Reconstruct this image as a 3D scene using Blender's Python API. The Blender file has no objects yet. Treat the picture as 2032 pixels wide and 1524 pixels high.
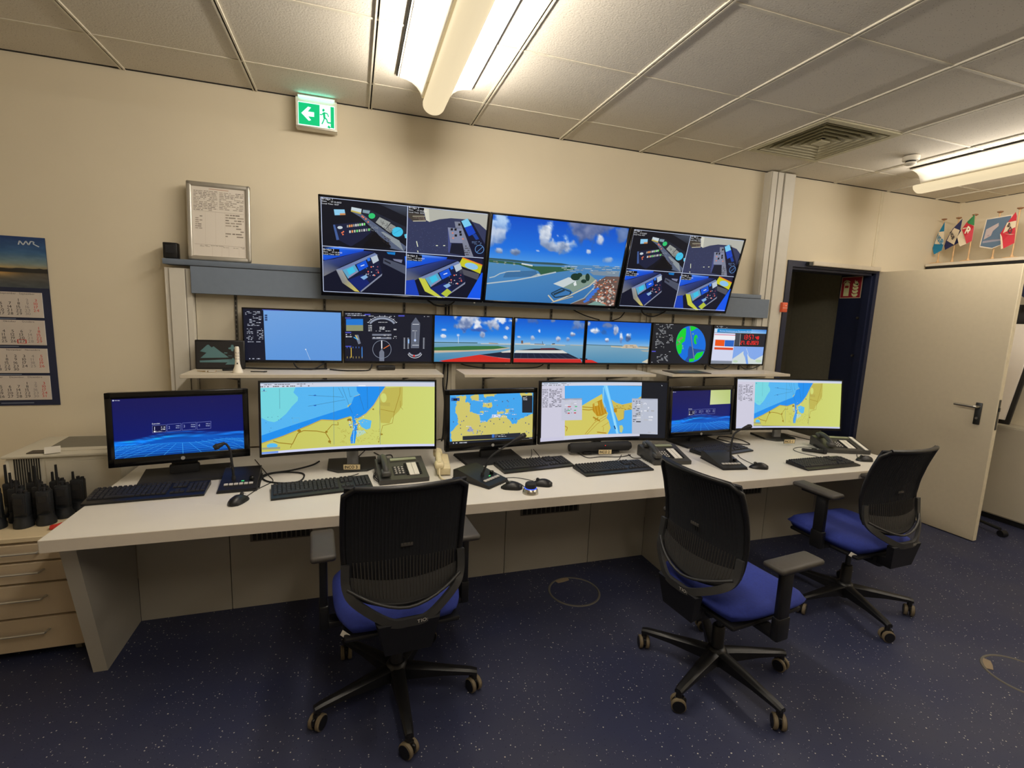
import bpy, bmesh, math, random
import numpy as np
from mathutils import Vector, Matrix
from mathutils.geometry import tessellate_polygon

scene = bpy.context.scene
COL = scene.collection
R = math.radians
PI = math.pi

# ---------------------------------------------------------------- camera
WALL_Y, CEIL, WALL_XR, WALL_XL, WALL_YF = 3.289, 2.805, 5.46, -2.9, -2.4
cam_data = bpy.data.cameras.new('camera')
cam_data.sensor_fit = 'HORIZONTAL'
cam_data.sensor_width = 36.0
cam_data.lens = 968.653 / 2032 * 36.0
cam_data.clip_start = 0.05
cam = bpy.data.objects.new('camera', cam_data)
COL.objects.link(cam)
yaw, pitch, roll = R(18.134), R(-8.2675), R(2.2753)
fw = Vector((math.sin(yaw), math.cos(yaw), 0)); rt = Vector((math.cos(yaw), -math.sin(yaw), 0)); up = Vector((0, 0, 1))
fw2 = fw * math.cos(pitch) + up * math.sin(pitch); up2 = up * math.cos(pitch) - fw * math.sin(pitch)
rt3 = rt * math.cos(roll) + up2 * math.sin(roll); up3 = up2 * math.cos(roll) - rt * math.sin(roll)
mw = Matrix((rt3, up3, -fw2)).transposed().to_4x4()
mw.translation = (0, 0, 1.62)
cam.matrix_world = mw
scene.camera = cam

# ---------------------------------------------------------------- world, exposure
world = bpy.data.worlds.new('world')
scene.world = world
world.use_nodes = True
bg = world.node_tree.nodes['Background']
bg.inputs[0].default_value = (0.5, 0.48, 0.45, 1)
bg.inputs[1].default_value = 0.02
vs = scene.view_settings
vs.view_transform = 'Standard'
vs.look = 'None'
vs.exposure = 0.0
vs.gamma = 1.0
vs.use_curve_mapping = False
scene.cycles.use_denoising = True
scene.cycles.max_bounces = 8
scene.cycles.diffuse_bounces = 5
scene.cycles.sample_clamp_indirect = 4.0
WARM = (1.0, 0.91, 0.80)          # colour of the fluorescent tubes
SIDE_WATTS, DOWN_WATTS, UP_WATTS = 16.0, 12.5, 0.4   # each luminaire: light leaving to either side, downwards, up into the reflector

# ---------------------------------------------------------------- helpers: colour and materials
def lin(c):
    return tuple(((v / 255) / 12.92 if v / 255 <= 0.04045 else ((v / 255 + 0.055) / 1.055) ** 2.4) for v in c[:3])

MATS = {}
def mat(name, rgb, rough=0.5, metal=0.0, var=0.06, scale=30.0, bump=0.0, bscale=200.0, spec=0.5, emit=None, es=0.0, trans=0.0, coat=0.0):
    """Principled material whose colour is broken up by a noise texture, with optional fine bump."""
    if name in MATS:
        return MATS[name]
    m = bpy.data.materials.new(name)
    m.use_nodes = True
    nt = m.node_tree
    b = nt.nodes['Principled BSDF']
    c = lin(rgb)
    tc = nt.nodes.new('ShaderNodeTexCoord')
    nz = nt.nodes.new('ShaderNodeTexNoise')
    nz.inputs['Scale'].default_value = scale
    nz.inputs['Detail'].default_value = 4
    nt.links.new(tc.outputs['Object'], nz.inputs['Vector'])
    rp = nt.nodes.new('ShaderNodeValToRGB')
    rp.color_ramp.elements[0].position = 0.3
    rp.color_ramp.elements[1].position = 0.7
    rp.color_ramp.elements[0].color = (*[max(0, v * (1 - var)) for v in c], 1)
    rp.color_ramp.elements[1].color = (*[min(1, v * (1 + var)) for v in c], 1)
    nt.links.new(nz.outputs['Fac'], rp.inputs['Fac'])
    nt.links.new(rp.outputs['Color'], b.inputs['Base Color'])
    b.inputs['Roughness'].default_value = rough
    b.inputs['Metallic'].default_value = metal
    b.inputs['Specular IOR Level'].default_value = spec
    if coat:
        b.inputs['Coat Weight'].default_value = coat
    if trans:
        b.inputs['Transmission Weight'].default_value = trans
    if emit is not None:
        b.inputs['Emission Color'].default_value = (*lin(emit), 1)
        b.inputs['Emission Strength'].default_value = es
    if bump:
        n2 = nt.nodes.new('ShaderNodeTexNoise')
        n2.inputs['Scale'].default_value = bscale
        n2.inputs['Detail'].default_value = 3
        nt.links.new(tc.outputs['Object'], n2.inputs['Vector'])
        bp = nt.nodes.new('ShaderNodeBump')
        bp.inputs['Strength'].default_value = bump
        bp.inputs['Distance'].default_value = 0.002
        nt.links.new(n2.outputs['Fac'], bp.inputs['Height'])
        nt.links.new(bp.outputs['Normal'], b.inputs['Normal'])
    MATS[name] = m
    return m

def attr_mat(name, emissive, strength=1.0, rough=0.35):
    """Print or display: colour comes from the drawing's own colour attribute."""
    m = bpy.data.materials.new(name)
    m.use_nodes = True
    nt = m.node_tree
    b = nt.nodes['Principled BSDF']
    at = nt.nodes.new('ShaderNodeAttribute')
    at.attribute_name = 'Col'
    b.inputs['Roughness'].default_value = rough
    if emissive:
        b.inputs['Base Color'].default_value = (0.004, 0.004, 0.005, 1)
        b.inputs['Specular IOR Level'].default_value = 0.25
        nt.links.new(at.outputs['Color'], b.inputs['Emission Color'])
        b.inputs['Emission Strength'].default_value = strength
    else:
        nt.links.new(at.outputs['Color'], b.inputs['Base Color'])
    MATS[name] = m
    return m

def floor_mat():
    m = bpy.data.materials.new('blue_speckled_vinyl')
    m.use_nodes = True
    nt = m.node_tree; b = nt.nodes['Principled BSDF']; L = nt.links.new
    tc = nt.nodes.new('ShaderNodeTexCoord')
    n1 = nt.nodes.new('ShaderNodeTexNoise'); n1.inputs['Scale'].default_value = 2.2; n1.inputs['Detail'].default_value = 5
    L(tc.outputs['Object'], n1.inputs['Vector'])
    r1 = nt.nodes.new('ShaderNodeValToRGB')
    r1.color_ramp.elements[0].position = 0.35; r1.color_ramp.elements[1].position = 0.68
    r1.color_ramp.elements[0].color = (*lin((45, 50, 78)), 1)
    r1.color_ramp.elements[1].color = (*lin((57, 60, 80)), 1)
    L(n1.outputs['Fac'], r1.inputs['Fac'])
    prev = r1.outputs['Color']
    for sc, keep, thr, col in ((70.0, 0.80, 0.17, (190, 188, 180)), (120.0, 0.84, 0.16, (150, 150, 158)), (48.0, 0.90, 0.13, (205, 200, 185)), (95.0, 0.82, 0.2, (30, 34, 60))):
        v = nt.nodes.new('ShaderNodeTexVoronoi'); v.inputs['Scale'].default_value = sc
        L(tc.outputs['Object'], v.inputs['Vector'])
        sep = nt.nodes.new('ShaderNodeSeparateColor'); L(v.outputs['Color'], sep.inputs['Color'])
        g = nt.nodes.new('ShaderNodeMath'); g.operation = 'GREATER_THAN'; g.inputs[1].default_value = keep; L(sep.outputs[0], g.inputs[0])
        l = nt.nodes.new('ShaderNodeMath'); l.operation = 'LESS_THAN'; l.inputs[1].default_value = thr; L(v.outputs['Distance'], l.inputs[0])
        mu = nt.nodes.new('ShaderNodeMath'); mu.operation = 'MULTIPLY'; L(g.outputs[0], mu.inputs[0]); L(l.outputs[0], mu.inputs[1])
        mx = nt.nodes.new('ShaderNodeMix'); mx.data_type = 'RGBA'
        L(mu.outputs[0], mx.inputs[0]); L(prev, mx.inputs[6]); mx.inputs[7].default_value = (*lin(col), 1)
        prev = mx.outputs[2]
    L(prev, b.inputs['Base Color'])
    b.inputs['Roughness'].default_value = 0.55
    b.inputs['Specular IOR Level'].default_value = 0.35
    n3 = nt.nodes.new('ShaderNodeTexNoise'); n3.inputs['Scale'].default_value = 160
    L(tc.outputs['Object'], n3.inputs['Vector'])
    bp = nt.nodes.new('ShaderNodeBump'); bp.inputs['Strength'].default_value = 0.15; bp.inputs['Distance'].default_value = 0.002
    L(n3.outputs['Fac'], bp.inputs['Height']); L(bp.outputs['Normal'], b.inputs['Normal'])
    return m

def tile_mat():
    """Mineral fibre tile: off white with small dark pinholes and worm tracks."""
    m = bpy.data.materials.new('mineral_fibre_tile')
    m.use_nodes = True
    nt = m.node_tree; b = nt.nodes['Principled BSDF']; L = nt.links.new
    tc = nt.nodes.new('ShaderNodeTexCoord')
    geo = nt.nodes.new('ShaderNodeNewGeometry')
    v = nt.nodes.new('ShaderNodeTexVoronoi'); v.inputs['Scale'].default_value = 105
    L(geo.outputs['Position'], v.inputs['Vector'])
    l = nt.nodes.new('ShaderNodeMath'); l.operation = 'LESS_THAN'; l.inputs[1].default_value = 0.17; L(v.outputs['Distance'], l.inputs[0])
    sep = nt.nodes.new('ShaderNodeSeparateColor'); L(v.outputs['Color'], sep.inputs['Color'])
    g = nt.nodes.new('ShaderNodeMath'); g.operation = 'GREATER_THAN'; g.inputs[1].default_value = 0.45; L(sep.outputs[0], g.inputs[0])
    mu = nt.nodes.new('ShaderNodeMath'); mu.operation = 'MULTIPLY'; L(g.outputs[0], mu.inputs[0]); L(l.outputs[0], mu.inputs[1])
    mx = nt.nodes.new('ShaderNodeMix'); mx.data_type = 'RGBA'
    L(mu.outputs[0], mx.inputs[0])
    mx.inputs[6].default_value = (*lin((214, 207, 192)), 1)
    mx.inputs[7].default_value = (*lin((146, 136, 118)), 1)
    L(mx.outputs[2], b.inputs['Base Color'])
    b.inputs['Roughness'].default_value = 0.9
    n3 = nt.nodes.new('ShaderNodeTexNoise'); n3.inputs['Scale'].default_value = 120
    L(geo.outputs['Position'], n3.inputs['Vector'])
    bp = nt.nodes.new('ShaderNodeBump'); bp.inputs['Strength'].default_value = 0.35; bp.inputs['Distance'].default_value = 0.003
    L(n3.outputs['Fac'], bp.inputs['Height']); L(bp.outputs['Normal'], b.inputs['Normal'])
    return m

M_FLOOR = floor_mat(); M_TILE = tile_mat()
M_DISPLAY = attr_mat('lit_display', True, 1.0, 0.3)
M_PRINT = attr_mat('ink_print', False, rough=0.6)
M_SIGNLIT = attr_mat('backlit_sign', True, 1.6, 0.4)
M_WALL = mat('cream_wall_paint', (222, 211, 186), 0.85, var=0.015, scale=3, bump=0.12, bscale=260)
M_RAIL = mat('ceiling_rail_paint', (214, 207, 188), 0.6)
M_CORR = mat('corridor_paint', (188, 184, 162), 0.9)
M_NAVY = mat('navy_frame_paint', (24, 31, 58), 0.5)
M_DOOR = mat('door_laminate', (206, 194, 168), 0.55, var=0.02)
M_DOORE = mat('door_edge_laminate', (222, 212, 186), 0.6)
M_DESK = mat('white_laminate', (224, 220, 210), 0.38, var=0.012, scale=8, spec=0.4)
M_DESKE = mat('desk_edge_band', (206, 196, 180), 0.5, var=0.015)
M_GREYP = mat('pale_grey_panel', (198, 190, 170), 0.6, var=0.02, scale=6)
M_LOWP = mat('kickboard_panel', (170, 165, 152), 0.6, var=0.02, scale=6)
M_SHELF = mat('shelf_board', (212, 202, 182), 0.5, var=0.02)
M_SLATE = mat('slate_blue_fascia', (112, 124, 140), 0.6, var=0.03)
M_TRUNK = mat('trunking_plastic', (208, 203, 190), 0.5, var=0.015)
M_JOINT = mat('cover_joint_grey', (120, 114, 102), 0.7)
M_SLOT = mat('slot_dark', (34, 32, 30), 0.8)
M_BLK = mat('black_plastic', (17, 17, 19), 0.42, var=0.1)
M_BLKG = mat('black_gloss_plastic', (9, 9, 11), 0.18, var=0.1)
M_BLKM = mat('black_matt_plastic', (24, 24, 27), 0.7, var=0.1)
M_KEY = mat('key_plastic', (30, 31, 37), 0.5, var=0.1)
M_RUB = mat('black_rubber', (14, 14, 15), 0.75)
M_MESHB = mat('chair_back_fabric', (20, 22, 28), 0.8, var=0.15, scale=120)
M_RIB = mat('chair_rib_plastic', (46, 43, 40), 0.5)
M_GRAPH = mat('graphite_plastic', (46, 46, 46), 0.45)
M_ARM = mat('armrest_pad', (64, 60, 55), 0.55)
M_BLUEF = mat('royal_blue_upholstery', (38, 54, 140), 0.85, var=0.12, scale=90, bump=0.2, bscale=500)
M_TREAD = mat('caster_tread', (112, 100, 78), 0.6)
M_STEEL = mat('brushed_steel', (190, 186, 176), 0.3, 1.0, var=0.05)
M_DKSTEEL = mat('dark_steel', (74, 76, 76), 0.38, 0.8)
M_ALU = mat('satin_aluminium', (196, 192, 182), 0.4, 0.75, var=0.03)
M_SILVER = mat('silver_plastic', (168, 168, 168), 0.35, 0.4)
M_CREAM = mat('cream_phone_plastic', (226, 212, 172), 0.45)
M_PHONE = mat('charcoal_phone_plastic', (58, 57, 55), 0.45)
M_PKEY = mat('phone_key_plastic', (190, 186, 180), 0.5)
M_PAPER = mat('white_paper', (226, 222, 212), 0.8, var=0.02)
M_CAB = mat('cabinet_laminate', (186, 168, 140), 0.55, var=0.03, scale=5)
M_CABT = mat('cabinet_top_laminate', (214, 196, 160), 0.5, var=0.03, scale=5)
M_PRN = mat('printer_plastic', (214, 208, 190), 0.5, var=0.02)
M_PRNG = mat('printer_grey_plastic', (112, 108, 96), 0.5)
M_PRND = mat('printer_panel_plastic', (64, 56, 46), 0.4)
M_RADIO = mat('radio_casing', (26, 29, 33), 0.5, var=0.12)
M_RED = mat('red_plastic', (190, 44, 34), 0.45)
M_ORANGE = mat('orange_plastic', (226, 96, 58), 0.5)
M_WOOD = mat('light_beech', (214, 176, 128), 0.6, var=0.12, scale=25)
M_GOLD = mat('brass', (196, 160, 90), 0.35, 0.8)
M_GRAPHITE2 = mat('grey_ring_plastic', (96, 92, 84), 0.6)
M_TAN = mat('ring_tab_plastic', (138, 122, 98), 0.6)
M_VENT = mat('diffuser_paint', (196, 190, 160), 0.6)
M_CHAR = mat('charcoal_void', (20, 20, 22), 0.9)
M_WHITEP = mat('white_enamel', (232, 226, 210), 0.5, var=0.01)
M_REFL = mat('reflector_enamel', (240, 234, 218), 0.5, var=0.01)
M_BOARD = mat('whiteboard_enamel', (228, 220, 208), 0.25, var=0.01)
def lamp_mat():
    """Opal tube cover: glows, a little less towards grazing view (thicker plastic)."""
    m = bpy.data.materials.new('opal_diffuser'); m.use_nodes = True
    nt = m.node_tree; b = nt.nodes['Principled BSDF']
    b.inputs['Base Color'].default_value = (*lin((104, 96, 78)), 1)
    b.inputs['Roughness'].default_value = 0.5
    b.inputs['Emission Color'].default_value = (1.0, 0.82, 0.52, 1)
    b.inputs['Emission Strength'].default_value = 0.75
    nz = nt.nodes.new('ShaderNodeTexNoise'); nz.inputs['Scale'].default_value = 3
    mr = nt.nodes.new('ShaderNodeMapRange'); mr.inputs['To Min'].default_value = 0.80; mr.inputs['To Max'].default_value = 0.86
    nt.links.new(nz.outputs['Fac'], mr.inputs['Value']); nt.links.new(mr.outputs['Result'], b.inputs['Emission Strength'])
    return m
M_LAMP = lamp_mat()

# ---------------------------------------------------------------- helpers: mesh building
class MB:
    def __init__(self):
        self.v = []; self.f = []; self.m = []
    def add(self, vs, fs, m=0, M=None):
        o = len(self.v)
        if M is not None:
            vs = [M @ Vector(p) for p in vs]
        self.v += [tuple(p) for p in vs]
        self.f += [tuple(i + o for i in f) for f in fs]
        self.m += [m] * len(fs)
        return self
    def box(self, c, s, m=0, r=0.0, seg=2, M=None):
        x, y, z = [k / 2 for k in s]
        if r <= 0:
            vs = [(c[0] + a * x, c[1] + b * y, c[2] + d * z) for a in (-1, 1) for b in (-1, 1) for d in (-1, 1)]
            fs = [(0, 1, 3, 2), (4, 6, 7, 5), (0, 4, 5, 1), (2, 3, 7, 6), (0, 2, 6, 4), (1, 5, 7, 3)]
        else:
            bm = bmesh.new()
            bmesh.ops.create_cube(bm, size=1)
            for v in bm.verts:
                v.co = Vector((v.co.x * s[0] + c[0], v.co.y * s[1] + c[1], v.co.z * s[2] + c[2]))
            bmesh.ops.bevel(bm, geom=bm.edges[:], offset=min(r, 0.49 * min(s)), segments=seg, affect='EDGES', profile=0.5)
            bm.verts.index_update()
            vs = [tuple(v.co) for v in bm.verts]; fs = [tuple(v.index for v in f.verts) for f in bm.faces]
            bm.free()
        return self.add(vs, fs, m, M)
    def cyl(self, p0, p1, r0, r1=None, n=16, m=0, M=None, cap=True):
        p0 = Vector(p0); p1 = Vector(p1); r1 = r0 if r1 is None else r1
        d = (p1 - p0).normalized(); a = d.orthogonal().normalized(); b = d.cross(a)
        vs = []
        for p, r in ((p0, r0), (p1, r1)):
            vs += [p + (a * math.cos(2 * PI * i / n) + b * math.sin(2 * PI * i / n)) * r for i in range(n)]
        fs = [(i, (i + 1) % n, n + (i + 1) % n, n + i) for i in range(n)]
        if cap:
            fs += [tuple(range(n - 1, -1, -1)), tuple(range(n, 2 * n))]
        return self.add(vs, fs, m, M)
    def tube(self, pts, r, n=8, m=0, M=None, sm=0):
        pts = [Vector(p) for p in pts]
        if sm:
            pts = smooth(pts, sm)
        rr = r if callable(r) else (lambda t: r)
        k = len(pts); vs = []; a = None
        for i, p in enumerate(pts):
            d = (pts[min(i + 1, k - 1)] - pts[max(i - 1, 0)]).normalized()
            a = d.orthogonal().normalized() if a is None else (a - d * a.dot(d)).normalized()
            b = d.cross(a); q = rr(i / (k - 1))
            vs += [p + (a * math.cos(2 * PI * j / n) + b * math.sin(2 * PI * j / n)) * q for j in range(n)]
        fs = [(i * n + j, i * n + (j + 1) % n, (i + 1) * n + (j + 1) % n, (i + 1) * n + j) for i in range(k - 1) for j in range(n)]
        fs += [tuple(range(n - 1, -1, -1)), tuple(range((k - 1) * n, k * n))]
        return self.add(vs, fs, m, M)
    def lathe(self, prof, n=20, m=0, M=None):
        vs = [(r * math.cos(2 * PI * j / n), r * math.sin(2 * PI * j / n), z) for r, z in prof for j in range(n)]
        k = len(prof)
        fs = [(i * n + j, i * n + (j + 1) % n, (i + 1) * n + (j + 1) % n, (i + 1) * n + j) for i in range(k - 1) for j in range(n)]
        fs += [tuple(range(n - 1, -1, -1)), tuple(range((k - 1) * n, k * n))]
        return self.add(vs, fs, m, M)
    def prism(self, poly, fn, m=0, M=None):
        """poly: 2-D outline; fn(x, y, t) with t 0/1 gives the two end faces."""
        n = len(poly)
        vs = [fn(x, y, 0) for x, y in poly] + [fn(x, y, 1) for x, y in poly]
        fs = [(i, (i + 1) % n, n + (i + 1) % n, n + i) for i in range(n)]
        fs += [tuple(range(n - 1, -1, -1)), tuple(range(n, 2 * n))]
        return self.add(vs, fs, m, M)
    def loft(self, rings, m=0, cap=True, M=None):
        n = len(rings[0]); k = len(rings)
        vs = [p for r in rings for p in r]
        fs = [(i * n + j, i * n + (j + 1) % n, (i + 1) * n + (j + 1) % n, (i + 1) * n + j) for i in range(k - 1) for j in range(n)]
        if cap:
            fs += [tuple(range(n - 1, -1, -1)), tuple(range((k - 1) * n, k * n))]
        return self.add(vs, fs, m, M)
    def sheet(self, fn, nu, nv, th=0.0, m=0, M=None):
        """surface fn(u, v) on a grid; th > 0 gives it a back side th behind along the normal."""
        P = [[Vector(fn(i / nu, j / nv)) for j in range(nv + 1)] for i in range(nu + 1)]
        idx = lambda i, j: i * (nv + 1) + j
        vs = [p for row in P for p in row]
        fs = [(idx(i, j), idx(i + 1, j), idx(i + 1, j + 1), idx(i, j + 1)) for i in range(nu) for j in range(nv)]
        if th:
            o = len(vs)
            for i in range(nu + 1):
                for j in range(nv + 1):
                    a = P[min(i + 1, nu)][j] - P[max(i - 1, 0)][j]; b = P[i][min(j + 1, nv)] - P[i][max(j - 1, 0)]
                    vs.append(P[i][j] - a.cross(b).normalized() * th)
            fs += [tuple(o + k for k in reversed(f)) for f in fs]
            rim = [(i, 0) for i in range(nu)] + [(nu, j) for j in range(nv)] + [(i, nv) for i in range(nu, 0, -1)] + [(0, j) for j in range(nv, 0, -1)]
            for k in range(len(rim)):
                a = idx(*rim[k]); b = idx(*rim[(k + 1) % len(rim)])
                fs.append((b, a, a + o, b + o))
        return self.add(vs, fs, m, M)
    def mesh(self, name, mats, smooth_deg=38):
        me = bpy.data.meshes.new(name)
        me.from_pydata(self.v, [], self.f)
        for m in (mats if isinstance(mats, (list, tuple)) else [mats]):
            me.materials.append(m)
        if len(me.materials) > 1:
            me.polygons.foreach_set('material_index', self.m)
        bm = bmesh.new(); bm.from_mesh(me)
        bmesh.ops.recalc_face_normals(bm, faces=bm.faces[:])
        bm.to_mesh(me); bm.free()
        if smooth_deg:
            me.shade_smooth()
            me.set_sharp_from_angle(angle=R(smooth_deg))
        me.update()
        return me

def smooth(pts, k=6):
    """Catmull-Rom through the points."""
    P = [pts[0]] + list(pts) + [pts[-1]]
    out = []
    for i in range(1, len(P) - 2):
        for j in range(k):
            t = j / k
            out.append(0.5 * ((2 * P[i]) + (P[i + 1] - P[i - 1]) * t + (2 * P[i - 1] - 5 * P[i] + 4 * P[i + 1] - P[i + 2]) * t * t + (3 * P[i] - P[i - 1] - 3 * P[i + 1] + P[i + 2]) * t ** 3))
    out.append(P[-2])
    return out

def link(name, data, parent=None, loc=(0, 0, 0), rot=(0, 0, 0)):
    o = bpy.data.objects.new(name, data)
    COL.objects.link(o)
    o.parent = parent
    o.location = loc
    o.rotation_euler = rot
    return o
def part(name, mb, mats, parent=None, loc=(0, 0, 0), rot=(0, 0, 0), sd=38):
    me = mb if isinstance(mb, bpy.types.Mesh) else mb.mesh(name, mats, sd)
    return link(name, me, parent, loc, rot)
def thing(name, label, cat, loc=(0, 0, 0), rz=0.0, group=None, rot=None):
    o = link(name, None, None, loc, rot or (0, 0, rz))
    o.empty_display_size = 0.05
    o['label'] = label; o['category'] = cat
    if group:
        o['group'] = group
    return o
def tag(o, label, cat, group=None):
    o['label'] = label; o['category'] = cat
    if group:
        o['group'] = group
    return o
def struct(o, label=None):
    o['kind'] = 'structure'
    if label:
        o['label'] = label
    return o
def stuff(o):
    o['kind'] = 'stuff'
    return o
def rotz(a): return Matrix.Rotation(a, 4, 'Z')
def tr(x, y, z): return Matrix.Translation((x, y, z))

# ---------------------------------------------------------------- helpers: flat drawings (displays and print)
GLY = {}
def glyph(ch):
    if ch not in GLY:
        cu = bpy.data.curves.new('glyph', 'FONT')
        cu.body = ch; cu.size = 1.0; cu.resolution_u = 2
        ob = bpy.data.objects.new('glyph', cu)
        me = bpy.data.meshes.new_from_object(ob)
        vs = [(v.co.x, v.co.y) for v in me.vertices]
        me.calc_loop_triangles()
        ts = [tuple(t.vertices) for t in me.loop_triangles]
        xs = [p[0] for p in vs]
        w = (max(xs) + 0.07) if xs else 0.3
        GLY[ch] = (vs, ts, w)
        bpy.data.meshes.remove(me); bpy.data.objects.remove(ob); bpy.data.curves.remove(cu)
    return GLY[ch]

def homography(src):
    """maps the four source corners (top-left, top-right, bottom-right, bottom-left) to the unit square"""
    dst = [(0, 0), (1, 0), (1, 1), (0, 1)]
    A = []; b = []
    for (x, y), (u, v) in zip(src, dst):
        A.append([x, y, 1, 0, 0, 0, -u * x, -u * y]); b.append(u)
        A.append([0, 0, 0, x, y, 1, -v * x, -v * y]); b.append(v)
    h = np.append(np.linalg.solve(np.array(A, float), np.array(b, float)), 1).reshape(3, 3)
    def f(p):
        q = h @ np.array([p[0], p[1], 1.0])
        return (q[0] / q[2], q[1] / q[2])
    return f

class Canvas:
    """Coloured flat shapes on a unit square (u right, v down), in layers a hair apart."""
    def __init__(self, quad=None):
        self.h = homography(quad) if quad else (lambda p: p)
        self.t = []            # (layer, ((u, v, rgb) * 3))
    def quad(self, quad):
        self.h = homography(quad)
        return self
    def tri(self, L, a, b, c):
        self.t.append((L, (a, b, c)))
    def poly(self, pts, col, L=1, clip=True):
        if not isinstance(col[0], (tuple, list)):
            col = [col] * len(pts)
        P = [self.h(p) for p in pts]
        if clip:
            P = [(min(1, max(0, u)), min(1, max(0, v))) for u, v in P]
        for t in tessellate_polygon([[Vector((u, v, 0)) for u, v in P]]):
            self.tri(L, *[(*P[i], col[i]) for i in t])
        return self
    def rect(self, x0, y0, x1, y1, col, L=1):
        return self.poly([(x0, y0), (x1, y0), (x1, y1), (x0, y1)], col, L)
    def line(self, pts, w, col, L=2, closed=False):
        if closed:
            pts = list(pts) + [pts[0]]
        for (x0, y0), (x1, y1) in zip(pts[:-1], pts[1:]):
            d = math.hypot(x1 - x0, y1 - y0) or 1
            nx, ny = -(y1 - y0) / d * w / 2, (x1 - x0) / d * w / 2
            self.poly([(x0 + nx, y0 + ny), (x1 + nx, y1 + ny), (x1 - nx, y1 - ny), (x0 - nx, y0 - ny)], col, L)
        return self
    def oval(self, x, y, rx, ry, col, L=1, n=24, a=0.0):
        ca, sa = math.cos(a), math.sin(a)
        return self.poly([(x + rx * math.cos(2 * PI * i / n) * ca - ry * math.sin(2 * PI * i / n) * sa, y + rx * math.cos(2 * PI * i / n) * sa + ry * math.sin(2 * PI * i / n) * ca) for i in range(n)], col, L)
    def arc(self, x, y, rx, ry, a0, a1, w, col, L=2, n=20):
        return self.line([(x + rx * math.cos(R(a0 + (a1 - a0) * i / n)), y + ry * math.sin(R(a0 + (a1 - a0) * i / n))) for i in range(n + 1)], w, col, L)
    def text(self, s, x, y, size, col, L=3, ex=(1, 0), ey=None, sx=1.0, bold=0.0):
        """x, y: baseline start; ex: writing direction in the drawing's coordinates (y down)"""
        ey = ey or (ex[1], -ex[0])
        if bold:
            for dx, dy in ((-bold, 0), (bold, 0), (0, -bold), (0, bold)):
                self.text(s, x + size * (dx * ex[0] + dy * ey[0]), y + size * (dx * ex[1] + dy * ey[1]), size, col, L, ex, ey, sx)
        pen = 0.0
        for ch in s:
            if ch == ' ':
                pen += 0.32; continue
            vs, ts, w = glyph(ch)
            P = [self.h((x + size * (sx * (pen + a) * ex[0] + b * ey[0]), y + size * (sx * (pen + a) * ex[1] + b * ey[1]))) for a, b in vs]
            for t in ts:
                self.tri(L, *[(*P[i], col) for i in t])
            pen += w
        return self
    def scribble(self, x0, y0, x1, y1, rows, col, L=2, seed=0, fill=0.6, ws=6, slope=0.0, th=0.45):
        """rows of word-like dashes: lettering too small to read"""
        rd = random.Random(seed)
        dy = (y1 - y0) / rows
        for i in range(rows):
            y = y0 + dy * (i + 0.5); x = x0
            while x < x1:
                w = (x1 - x0) / ws * rd.uniform(0.3, 1.2)
                if rd.random() < fill:
                    g = rd.uniform(0.7, 1)
                    e = min(x1, x + w)
                    self.poly([(x, y - dy * th / 2 + slope * (x - x0)), (e, y - dy * th / 2 + slope * (e - x0)), (e, y + dy * th / 2 + slope * (e - x0)), (x, y + dy * th / 2 + slope * (x - x0))], tuple(k * g for k in col), L)
                x += w * 1.25
        return self
    def raster(self, fn, nx, ny, u0=0, v0=0, u1=1, v1=1, L=0):
        """smooth picture: fn(U, V) -> rgb arrays sampled on a grid"""
        U, V = np.meshgrid(np.linspace(u0, u1, nx + 1), np.linspace(v0, v1, ny + 1))
        C = np.clip(fn(U, V), 0, 255)
        for j in range(ny):
            for i in range(nx):
                q = [(U[b, a], V[b, a], tuple(C[b, a])) for a, b in ((i, j), (i + 1, j), (i + 1, j + 1), (i, j + 1))]
                self.tri(L, q[0], q[1], q[2]); self.tri(L, q[0], q[2], q[3])
        return self
    def mesh(self, name, material, fn, strips=0, eps=0.0003):
        """fn(u, v, lift) -> point. strips > 0 cuts everything into vertical strips for a curved panel."""
        vs = []; cs = []; fs = []
        def put(L, poly):
            o = len(vs)
            for u, v, c in poly:
                vs.append(fn(u, v, (L + 1) * eps)); cs.append((*lin(c), 1.0))
            for k in range(1, len(poly) - 1):
                fs.append((o, o + k, o + k + 1))
        def cut(poly, x, keep_left):
            out = []
            for k in range(len(poly)):
                a = poly[k]; b = poly[(k + 1) % len(poly)]
                ina = (a[0] <= x) if keep_left else (a[0] >= x); inb = (b[0] <= x) if keep_left else (b[0] >= x)
                if ina:
                    out.append(a)
                if ina != inb and abs(b[0] - a[0]) > 1e-12:
                    t = (x - a[0]) / (b[0] - a[0])
                    out.append((x, a[1] + (b[1] - a[1]) * t, tuple(a[2][q] + (b[2][q] - a[2][q]) * t for q in range(3))))
            return out
        for L, t in self.t:
            if abs((t[1][0] - t[0][0]) * (t[2][1] - t[0][1]) - (t[2][0] - t[0][0]) * (t[1][1] - t[0][1])) < 1e-9:
                continue
            if not strips:
                put(L, t); continue
            lo = min(p[0] for p in t); hi = max(p[0] for p in t)
            for s in range(max(0, int(lo * strips)), min(strips, int(hi * strips) + 1)):
                q = cut(cut(list(t), s / strips, False), (s + 1) / strips, True)
                if len(q) > 2:
                    put(L, q)
        me = bpy.data.meshes.new(name)
        me.from_pydata(vs, [], fs)
        at = me.color_attributes.new('Col', 'FLOAT_COLOR', 'POINT')
        at.data.foreach_set('color', np.array(cs, dtype=np.float32).ravel())
        me.materials.append(material)
        me.update()
        return me

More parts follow.
